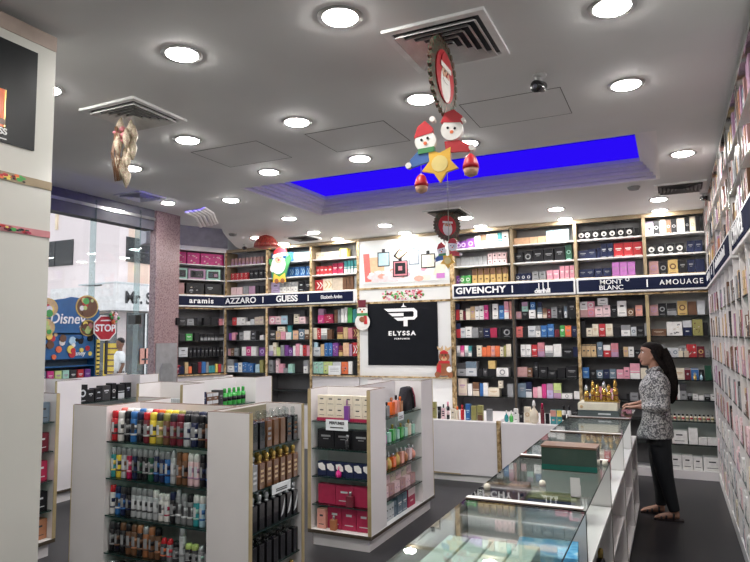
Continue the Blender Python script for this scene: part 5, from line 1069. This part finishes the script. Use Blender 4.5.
# ------------------------------------------------------------------ toy display and stop board behind the glass
t = thing('toy_display', 'blue cardboard toy stand with a curved header at the shop window', 'display stand', (-6.325, 4.62, 0), PI/2)
DBL = mat('display_blue', (.02,.12,.30), .4); 
m = MB(); m.box(0,.80,.0,.14,.0,1.0,DBL); m.box(0,.03,.0,.14,1.0,1.95,DBL); m.box(.77,.80,.0,.14,1.0,1.95,DBL); m.box(.03,.77,.13,.14,1.0,1.95,mat('display_back', (.05,.09,.13), .5)); m.build('stand_body', t)
m = MB()
for z in (1.18,1.36,1.60): m.box(.03,.77,.0,.13,z-.012,z,DBL)
m.build('shelf', t)
m = MB(); hp = [(0,1.74),(.80,1.74),(.80,2.02)]+[(.80-.80*i/10, 2.06+.10*math.sin(PI*i/10)*(1 if i < 6 else .8)) for i in range(1, 10)]+[(0,2.04)]
m.prism(hp, 'Y', -.02, 0, DBL); m.build('header_board', t)
lettering('Disney', .17, t, (.36, -.024, 1.90), FY, bold=.002, shear=.15, name='header_lettering')
lettering('Disney', .075, t, (.52, -.006, 1.50), FY, bold=.001, shear=.15, name='header_lettering')
for cx, cz, r in ((.10,2.02,.11),(.62,2.05,.14),(.08,1.80,.10),(.64,1.80,.10)):
    m = MB(); plate(m, circ(r, 20, cx, cz, 1.15, 1), -.026, -.02, mat('display_gold_rim', (.55,.40,.12), .4)); plate(m, circ(r*.88, 20, cx, cz, 1.15, 1), -.029, -.026, mpal('tan' if cx < .5 else 'brown'))
    rg = random.Random(int(cx*100))
    for q in range(9): plate(m, circ(rg.uniform(.02,.045), 8, cx+rg.uniform(-.6,.6)*r, cz+rg.uniform(-.6,.6)*r), -.031-.0006*q, -.029, mpal(rg.choice(['green','red','white','yellow','brown','lime','salmon'])))
    m.build('round_picture', t)
m = MB(); rg = random.Random(8)
for q in range(26): plate(m, circ(rg.uniform(.02,.05), 9, rg.uniform(.06,.72), rg.uniform(1.46,1.72)), -.008-.0006*q, -.002, mpal(rg.choice(['yellow','red','blue','tan','orange','white','brown','pale_blue','black'])))
m.prism([(.05,1.44),(.75,1.44),(.75,1.72),(.05,1.72)], 'Y', -.004, -.0, DBL); m.build('printed_panel', t)
TG = 'toy packs on the blue stand'
rg = random.Random(2)
for z, n_, zn in ((1.18,7,'lower'),(1.0,6,'lowest')):
    for q in range(n_):
        c = ['slate','magenta','lime','mint','dark_grey','red','purple'][(q+(3 if z < 1.1 else 0)) % 7]
        bx(-6.335, 4.62+.09+q*.66/n_*1.05, .08, .13, .07, c, 'l', '%s toy pack, %s on the %s shelf of the blue toy stand' % (word(c), ORD[q+1], zn), TG, 'toy_pack', z+.0005, PI/2, cat='toy')
t = thing('stop_board', 'red octagonal STOP board standing in the shop window', 'sign', (-6.215, 5.43, 0), R_(84))
m = MB(); o8 = [(.165*math.cos(PI/8+i*PI/4), 1.80+.165*math.sin(PI/8+i*PI/4)) for i in range(8)]; plate(m, o8, -.006, 0, CARDW); m.build('white_rim', t)
m = MB(); plate(m, [(x*.90, 1.80+(z-1.80)*.90) for x, z in o8], -.009, -.006, mat('stop_red', (.42,.015,.03), .35)); m.build('red_face', t)
lettering('STOP', .115, t, (0, -.012, 1.795), FY, bold=.003)
m = MB(); plate(m, [(-.07,1.88),(.08,1.885),(.06,1.90),(-.06,1.895)], -.012, -.009, CARDW); m.build('upper_print', t)
m = MB(); m.box(-.10,-.06,.0,.02,1.242,1.66,mpal('yellow')); m.box(.02,.05,.0,.02,1.242,1.66,mpal('dark_grey'))
for q in range(8): m.box(-.098,-.062,-.002,0,1.25+.05*q,1.27+.05*q,mpal('black'))
m.build('striped_post', t)
t = thing('floral_spray', 'small orange and pink floral decoration above the stop board', 'decoration', (-6.175, 5.53, 1.93))
m = MB(); rg = random.Random(6)
for q in range(22):
    a = rg.uniform(0, 2*PI); r = rg.uniform(0,.075); s = rg.uniform(.012,.028)
    m.lathe([(s*.3,r*math.sin(a)-s),(s,r*math.sin(a)),(s*.3,r*math.sin(a)+s)], mpal(rg.choice(['orange','salmon','cream','green','brown','pale_pink'])), rg.uniform(-.02,.02), r*math.cos(a), 7)
m.build('petal_cluster', t)
t = thing('window_plinth', 'low grey display plinth along the shop window', 'plinth', (-6.395, 5.95, 0))
m = MB(); m.box(-.08,.08,-.15,.18,0,1.16,mat('plinth_grey', (.50,.50,.50), .5), bev=.004); m.build('plinth_body', t)
m = MB(); m.box(-.08,.08,-.10,.16,1.1605,1.20,SHELFW); m.build('white_slab', t)

# ------------------------------------------------------------------ outside: paving, white building, canopy, shopfronts, man
PAV = mat('street_paving', (.16,.155,.15), .8, vary=.2, scale=3)
b = MB(); b.box(-30, -6.62, -6, 40, -.2, -.05, PAV); struct(b.build('street_ground'))
BLD = mat('pinkish_render', (.80,.70,.70), .8, vary=.04, scale=.6); BLD2 = mat('peach_render', (.80,.60,.50), .8, vary=.04, scale=.6)
t = thing('building', 'pinkish white building across the street with dark square windows', 'building', (-13, 11.75, 0))
m = MB(); m.box(-14, 0, 0, .3, 0, 12, BLD); m.box(-14, 0, .3, 12, 11.7, 12, BLD); m.build('street_wall', t)
m = MB(); m.box(-.3, 0, .3, 12, 2.4, 12, BLD2); m.build('side_street_wall', t)
WG = mat('dark_window_glass', (.02,.022,.025), .25, spec=.3)
m = MB(); m.box(-3.4, -1.73, -.02, 0, 3.72, 4.43, WG); m.box(-2.50, -2.46, -.03, -.02, 3.72, 4.43, mpal('dark_grey')); m.build('window', t)
m = MB(); m.box(0, .02, .22, 1.15, 3.73, 4.40, WG); m.box(.02, .03, .22, 1.15, 4.02, 4.05, mpal('dark_grey')); m.build('window', t)
m = MB(); m.box(-2.45, -2.38, -.05, 0, 4.75, 5.45, mat('cream_tube', (.85,.70,.50), .5)); m.build('wall_tube', t)
m = MB(); m.box(0, .02, .3, 12, .0, 2.38, mat('shop_dark_glass', (.03,.04,.045), .1, spec=.8)); m.box(-.3, 0, .3, 12, .0, 2.38, mpal('dark_grey'))
for y in (.9, 1.9, 3.2, 5): m.box(.02,.05,y,y+.06,0,2.38,CHROME)
m.box(-2.6,-.0,-.02,0,0,2.36,_M['shop_dark_glass']); m.box(-1.3,-1.24,-.03,-.02,0,2.36,CHROME)
m.build('ground_floor_front', t)
t = thing('shop_canopy', 'white boxed shop canopy on the building corner with black lettering', 'canopy', (-12.94, 11.68, 2.40))
m = MB(); m.box(-1.9, .0, -.5, -.01, 0, .62, mat('canopy_white', (.78,.76,.76), .5)); m.box(0, .5, -.5, 3.5, 0, .72, _M['canopy_white']); m.box(-.85,.505,-.505,3.5,.66,.70,mpal('silver')); m.build('canopy_box', t)
lettering('Mr. S', .42, t, (.512, .22, .32), FX, LETTERD, bold=.012, name='canopy_lettering')
t = thing('yellow_notice', 'yellow notice board with rows of lines on the building wall', 'notice', (-13.36, 11.70, .55))
m = MB(); m.box(0,.62,-.05,0,0,1.02,mat('notice_yellow', (.75,.52,.04), .6)); m.build('board', t)
m = MB()
for q in range(6): m.box(.06,.56,-.055,-.05,.12+.15*q,.16+.15*q,mpal('brown'))
m.build('printed_line', t)
for q,(y,z,c,lb) in enumerate([(12.9,1.7,'white','white poster on the dark shopfront beyond the street man'),(12.5,1.0,'salmon','pink item glowing in the dark shopfront across the street'),(13.6,1.9,'pale_blue','pale blue poster inside the dark shopfront across the street')]):
    m = MB(); m.box(0,.02,0,.35,0,.42,mpal(c)); m.box(.02,.022,.05,.3,.1,.15,mpal('dark_grey')); tag(m.build('shop_poster', None, (-12.97, y, z)), lb, 'poster')
# man in the street: one body with clothes as children
def person_far(loc, rz):
    SK = mat('man_skin', (.22,.11,.07), .6)
    r = thing('person', 'man in a white T-shirt and dark trousers standing in the street', 'person', loc, rz)
    m = MB()
    m.tube([(0,0,1.42),(0,0,1.52),(0,-.01,1.60)], [.055,.05,.06], SK, 12); m.rings([(1.50,-.05,.04,.04,0),(1.53,-.085,.06,.06,0),(1.60,-.095,.09,.073,0),(1.68,-.09,.095,.075,0),(1.73,-.06,.06,.05,0),(1.75,-.01,.02,.02,0)], SK)
    m.rings([(.90,-.10,.11,.16,0),(1.10,-.10,.10,.15,0),(1.35,-.11,.10,.19,0),(1.43,-.06,.06,.10,0)], SK)
    for s in (-1,1):
        m.tube([(0,s*.19,1.38),(.02,s*.25,1.12),(-.06,s*.22,.90),(-.10,s*.20,.80)], [.05,.042,.035,.03], SK, 10); m.tube([(-.10,s*.20,.82),(-.13,s*.19,.74)], [.035,.02], SK, 8)
        for f_ in range(4): m.tube([(-.11+.015*f_,s*.20,.76),(-.12+.015*f_,s*.20,.70)], .009, SK, 5)
        m.tube([(0,s*.09,.95),(-.01,s*.09,.5),(.01,s*.09,.08)], [.085,.06,.045], SK, 10); m.tube([(.03,s*.09,.05),(-.16,s*.10,.03)], [.045,.03], SK, 8)
    bd = m.build('person_body', r); md = bd.modifiers.new('union', 'REMESH'); md.mode = 'VOXEL'; md.voxel_size = .012; md.use_smooth_shade = True
    m = MB(); m.rings([(.88,-.125,.13,.185,0),(1.10,-.125,.12,.175,0),(1.35,-.13,.12,.205,0),(1.44,-.08,.07,.10,0)], mat('white_tee', (.75,.75,.76), .8))
    for s in (-1,1): m.tube([(0,s*.17,1.38),(.01,s*.235,1.22),(.01,s*.24,1.16)], [.075,.066,.07], _M['white_tee'], 10)
    m.build('t_shirt', r)
    m = MB()
    for s in (-1,1): m.tube([(0,s*.085,.96),(-.01,s*.09,.5),(.01,s*.09,.06)], [.10,.078,.065], mat('man_trousers', (.03,.03,.04), .8), 12)
    m.build('trousers', r)
    m = MB(); m.rings([(1.64,-.04,.105,.082,0),(1.70,-.085,.105,.083,0),(1.75,-.06,.07,.058,0),(1.765,-.01,.02,.02,0)], mpal('black')); m.build('hair', r)
person_far((-12.0, 10.95, -.05), R_(60))

# ------------------------------------------------------------------ the woman at the end of the counter, in profile facing the street
SK = mat('woman_skin', (.36,.19,.13), .55, vary=.05)
wm = thing('person', 'woman in grey patterned shirt and black trousers leaning at the counter end', 'person', (0, 0, 0))
m = MB(); YC = 6.33
# head in profile towards -x
HX = -.185
prof = [(1.362,-.070,-.020,.022),(1.368,-.086,.000,.034),(1.382,-.088,.030,.044),(1.398,-.084,.055,.052),(1.410,-.090,.066,.056),(1.424,-.088,.074,.060),(1.440,-.090,.080,.064),(1.460,-.084,.088,.068),(1.478,-.080,.094,.071),(1.500,-.088,.098,.073),(1.520,-.086,.098,.073),(1.542,-.074,.090,.067),(1.560,-.052,.066,.050),(1.570,-.020,.030,.022)]
m.rings([(z, HX+a, HX+b_, w, YC) for z, a, b_, w in prof], SK, 24)
m.tube([(HX-.078,YC,1.484),(HX-.096,YC,1.452),(HX-.104,YC,1.438),(HX-.088,YC,1.428)], [.007,.011,.013,.010], SK, 10)   # nose
m.tube([(HX-.074,YC-.018,1.404),(HX-.091,YC,1.406),(HX-.074,YC+.018,1.404)], .008, SK, 8)
for s in (-1, 1): m.tube([(HX+.012,YC+s*.066,1.475),(HX+.024,YC+s*.073,1.462),(HX+.020,YC+s*.071,1.443),(HX+.008,YC+s*.066,1.430)], [.009,.012,.010,.007], SK, 8)
m.tube([(-.150,YC,1.25),(-.152,YC,1.32),(-.165,YC,1.40)], [.062,.050,.052], SK, 16)
# trunk (under the clothes)
m.rings([(.72,-.235,-.055,.150,YC),(.82,-.240,-.045,.155,YC),(.95,-.235,-.060,.125,YC),(1.10,-.265,-.050,.140,YC),(1.20,-.260,-.050,.165,YC),(1.28,-.215,-.080,.150,YC),(1.31,-.185,-.105,.08,YC)], SK)
YN, YR = 6.26, 6.45     # near and far leg
m.tube([(-.155,YN,.78),(-.125,YN,.42),(-.080,YN,.20),(-.052,YN,.07)], [.085,.056,.044,.034], SK, 14)
m.tube([(-.160,YR-.02,.78),(-.165,YR,.42),(-.160,YR,.20),(-.172,YR,.07)], [.085,.056,.044,.034], SK, 14)
for ax_, yy in ((-.052,YN),(-.172,YR)):
    m.tube([(ax_+.035,yy,.050),(ax_-.02,yy,.052),(ax_-.09,yy,.036),(ax_-.145,yy,.026)], [(.026,.028),(.034,.032),(.026,.038),(.016,.040)], SK, 14, up=(0,0,1))
    for k in range(5): m.tube([(ax_-.140,yy-.030+.015*k,.026),(ax_-.172+.004*abs(k-1),yy-.030+.015*k,.020)], [.010,.007], SK, 7)
# arms: near arm bent at the elbow, hand on the counter
def arm(sh, el, wr, hand_dir, side):
    m.tube([sh, ((sh[0]+el[0])/2,(sh[1]+el[1])/2,(sh[2]+el[2])/2), el, ((el[0]*.5+wr[0]*.5),(el[1]+wr[1])/2,(el[2]+wr[2])/2), wr], [.048,.042,.036,.031,.022], SK, 12)
    hx, hy, hz = wr; d = Vector(hand_dir).normalized()
    pc = Vector(wr)+d*.045
    m.tube([wr, tuple(pc), tuple(Vector(wr)+d*.085)], [(.016,.024),(.015,.036),(.012,.034)], SK, 12, up=(0,0,1))
    sidev = Vector((0,1,0))
    for k, (ln, off) in enumerate(((.062,-.027),(.070,-.009),(.066,.009),(.052,.026))):
        b0 = Vector(wr)+d*.078+sidev*off; b1 = b0+d*ln*.5+Vector((0,0,.006)); b2 = b1+d*ln*.3+Vector((0,0,-.012)); b3 = b2+d*ln*.2+Vector((0,0,-.014))
        m.tube([tuple(b0),tuple(b1),tuple(b2),tuple(b3)], [.0088,.0082,.0075,.0062], SK, 8)
    b0 = Vector(wr)+d*.03+sidev*side*.022; m.tube([tuple(b0),tuple(b0+d*.03+sidev*side*.020),tuple(b0+d*.058+sidev*side*.022+Vector((0,0,-.008)))], [.011,.010,.008], SK, 8)
arm((-.140,YC-.155,1.265), (-.100,YC-.195,1.010), (-.300,YC-.145,.998), (-1,.02,-.10), 1)
arm((-.160,YC+.155,1.265), (-.130,YC+.190,1.030), (-.315,YC+.050,1.010), (-1,-.25,-.15), -1)
bd = m.build('person_body', wm); md = bd.modifiers.new('union', 'REMESH'); md.mode = 'VOXEL'; md.voxel_size = .0055; md.use_smooth_shade = True
sm = bd.modifiers.new('soften', 'SMOOTH'); sm.iterations = 2; sm.factor = .4
# face details
m = MB()
for s in (-1, 1):
    vs = []
    m.lathe([(.002,1.4755),(.009,1.479),(.0115,1.484),(.009,1.489),(.002,1.4925)], mat('eye_white', (.75,.74,.72), .3), HX-.064, YC+s*.0375, 12)
m.build('eye', wm)
m = MB()
for s in (-1, 1): m.lathe([(.001,1.480),(.005,1.482),(.0055,1.484),(.005,1.486),(.001,1.488)], mat('iris_dark', (.02,.012,.01), .2), HX-.0725, YC+s*.0405, 10)
m.build('iris', wm)
m = MB(); m.tube([(HX-.082,YC-.020,1.4035),(HX-.094,YC-.008,1.406),(HX-.095,YC+.008,1.406),(HX-.082,YC+.020,1.4035)], .0055, mat('lips', (.30,.09,.08), .4), 8); m.tube([(HX-.080,YC-.018,1.396),(HX-.092,YC,1.3965),(HX-.080,YC+.018,1.396)], .0055, _M['lips'], 8); m.build('lips', wm)
HAIR = mottled('black_hair', [(.4,(.004,.003,.003)),(.6,(.011,.008,.007))], 60, .75)
HAIR.node_tree.nodes['Principled BSDF'].inputs['Specular IOR Level'].default_value = .12
m = MB()
for s in (-1, 1): m.tube([(HX-.070,YC+s*.050,1.502),(HX-.080,YC+s*.035,1.508),(HX-.085,YC+s*.016,1.505)], [.003,.0045,.003], HAIR, 6)
m.build('eyebrow', wm)
m = MB()
cap = [(1.425,.020,.104,.060),(1.450,.004,.110,.077),(1.480,-.016,.113,.0800),(1.505,-.040,.113,.0805),(1.522,-.066,.110,.079),(1.538,-.080,.103,.075),(1.555,-.066,.090,.063),(1.568,-.050,.070,.048),(1.577,-.025,.040,.028),(1.580,-.005,.012,.008)]
m.rings([(z, HX+a, HX+b_, w, YC) for z, a, b_, w in cap], HAIR, 26)
m.tube([(HX+.090,YC,1.51),(HX+.125,YC-.004,1.42),(-.035,YC-.010,1.32),(-.020,YC-.012,1.22),(-.020,YC-.012,1.12),(-.030,YC-.01,1.05),(-.035,YC-.01,1.02)], [(.042,.050),(.040,.056),(.038,.056),(.036,.052),(.034,.046),(.024,.030),(.008,.010)], HAIR, 14, up=(0,1,0))
m.tube([(HX+.01,YC-.072,1.50),(HX+.045,YC-.085,1.44),(HX+.085,YC-.075,1.38),(-.060,YC-.065,1.30)], [.016,.022,.026,.018], HAIR, 9)
hr = m.build('hair', wm); md = hr.modifiers.new('union', 'REMESH'); md.mode = 'VOXEL'; md.voxel_size = .006; md.use_smooth_shade = True
# shirt
SH = mottled('shirt_print', [(.0,(.09,.09,.095)),(.28,(.40,.40,.39)),(.48,(.14,.145,.15)),(.62,(.50,.50,.49)),(.84,(.22,.22,.23))], 90, .85, voronoi=True)
m = MB()
m.rings([(.715,-.342,-.030,.195,YC),(.76,-.333,-.028,.190,YC),(.84,-.300,-.035,.180,YC),(.95,-.280,-.045,.160,YC),(1.06,-.290,-.040,.162,YC),(1.14,-.305,-.030,.178,YC),(1.20,-.292,-.030,.188,YC),(1.26,-.250,-.055,.182,YC),(1.295,-.220,-.085,.130,YC),(1.318,-.212,-.098,.085,YC)], SH, 28)
for sh, el, wr in (((-.140,YC-.150,1.262),(-.100,YC-.195,1.010),(-.300,YC-.145,.998)),((-.160,YC+.150,1.262),(-.130,YC+.190,1.030),(-.315,YC+.050,1.010))):
    a, e, w_ = Vector(sh), Vector(el), Vector(wr)
    m.tube([tuple(a), tuple(a.lerp(e,.4)), tuple(a.lerp(e,.8)), tuple(e), tuple(e.lerp(w_,.25)), tuple(e.lerp(w_,.6)), tuple(e.lerp(w_,.86))], [.068,.062,.056,.054,.052,.044,.038], SH, 14)
sh_ = m.build('shirt', wm); md = sh_.modifiers.new('union', 'REMESH'); md.mode = 'VOXEL'; md.voxel_size = .007; md.use_smooth_shade = True
sm = sh_.modifiers.new('soften', 'SMOOTH'); sm.iterations = 3; sm.factor = .5
m = MB(); m.tube([(-.232,YC-.050,1.300),(-.170,YC-.085,1.335),(-.105,YC-.06,1.345),(-.095,YC,1.348),(-.105,YC+.06,1.345),(-.170,YC+.085,1.335),(-.232,YC+.050,1.300)], [(.018,.006)]*7, SH, 10); m.build('collar', wm)
TR = mat('black_trousers', (.006,.008,.011), .8)
m = MB()
m.rings([(.66,-.262,-.045,.165,YC),(.74,-.262,-.045,.168,YC),(.80,-.25,-.05,.160,YC)], TR, 24)
m.tube([(-.150,YN+.015,.72),(-.135,YN,.52),(-.112,YN,.36),(-.080,YN,.20),(-.056,YN,.085)], [.098,.085,.068,.056,.046], TR, 16)
m.tube([(-.165,YR-.035,.72),(-.168,YR-.02,.52),(-.166,YR,.36),(-.163,YR,.20),(-.170,YR,.085)], [.098,.085,.068,.056,.046], TR, 16)
tr = m.build('trousers', wm); md = tr.modifiers.new('union', 'REMESH'); md.mode = 'VOXEL'; md.voxel_size = .008; md.use_smooth_shade = True
SOLE = mat('sandal_leather', (.03,.02,.02), .6)
for ax_, yy in ((-.052,YN),(-.172,YR)):
    m = MB(); m.prism([(ax_+.065,yy-.028),(ax_+.07,yy),(ax_+.065,yy+.028),(ax_-.06,yy+.040),(ax_-.13,yy+.046),(ax_-.175,yy+.030),(ax_-.182,yy),(ax_-.17,yy-.034),(ax_-.12,yy-.046),(ax_-.05,yy-.036)], 'Z', .0005, .016, SOLE)
    for x_, h_, w_ in ((ax_-.115,.046,.046),(ax_-.075,.062,.042),(ax_-.015,.092,.038)):
        m.tube([(x_,yy-w_,.012),(x_+.004,yy-w_*.8,h_*.75),(x_+.006,yy,h_),(x_+.004,yy+w_*.8,h_*.75),(x_,yy+w_,.012)], [(.009,.004)]*5, SOLE, 8)
    m.build('sandal', wm)
m = MB(); m.tube([(-.288,YC-.145-.026,.985),(-.288,YC-.145-.018,1.018),(-.288,YC-.145+.016,1.020),(-.288,YC-.145+.026,.99)], .003, mat('bangle', PAL['crimson'], .3, .3), 6); m.build('bangle', wm)

# ------------------------------------------------------------------ light, camera
w = bpy.data.worlds.new('sky'); S.world = w; w.use_nodes = True
bg = w.node_tree.nodes['Background']; bg.inputs[0].default_value = (.95,.95,1.,1); bg.inputs[1].default_value = 1.7
cam = bpy.data.cameras.new('camera'); co = bpy.data.objects.new('camera', cam); C.objects.link(co)
cam.sensor_width = 36; cam.lens = 622/750*36; cam.clip_start = .02; cam.clip_end = 200
vx = Vector((.90294011,.42962251,-.01112008)); vd = Vector((-.04874277,.07666664,-.99586463)); vf = Vector((-.42699332,.89974815,.09016638))
Rm = Matrix((vx, -vd, -vf)).transposed().to_4x4(); Rm.translation = Vector((0,0,1.65)); co.matrix_world = Rm
S.camera = co
S.view_settings.view_transform = 'Standard'; S.view_settings.look = 'None'; S.view_settings.gamma = 1; S.view_settings.exposure = 0.12
S.cycles.use_denoising = True; S.cycles.max_bounces = 8; S.cycles.transparent_max_bounces = 24; S.cycles.sample_clamp_indirect = 6; S.cycles.caustics_reflective = False; S.cycles.caustics_refractive = False
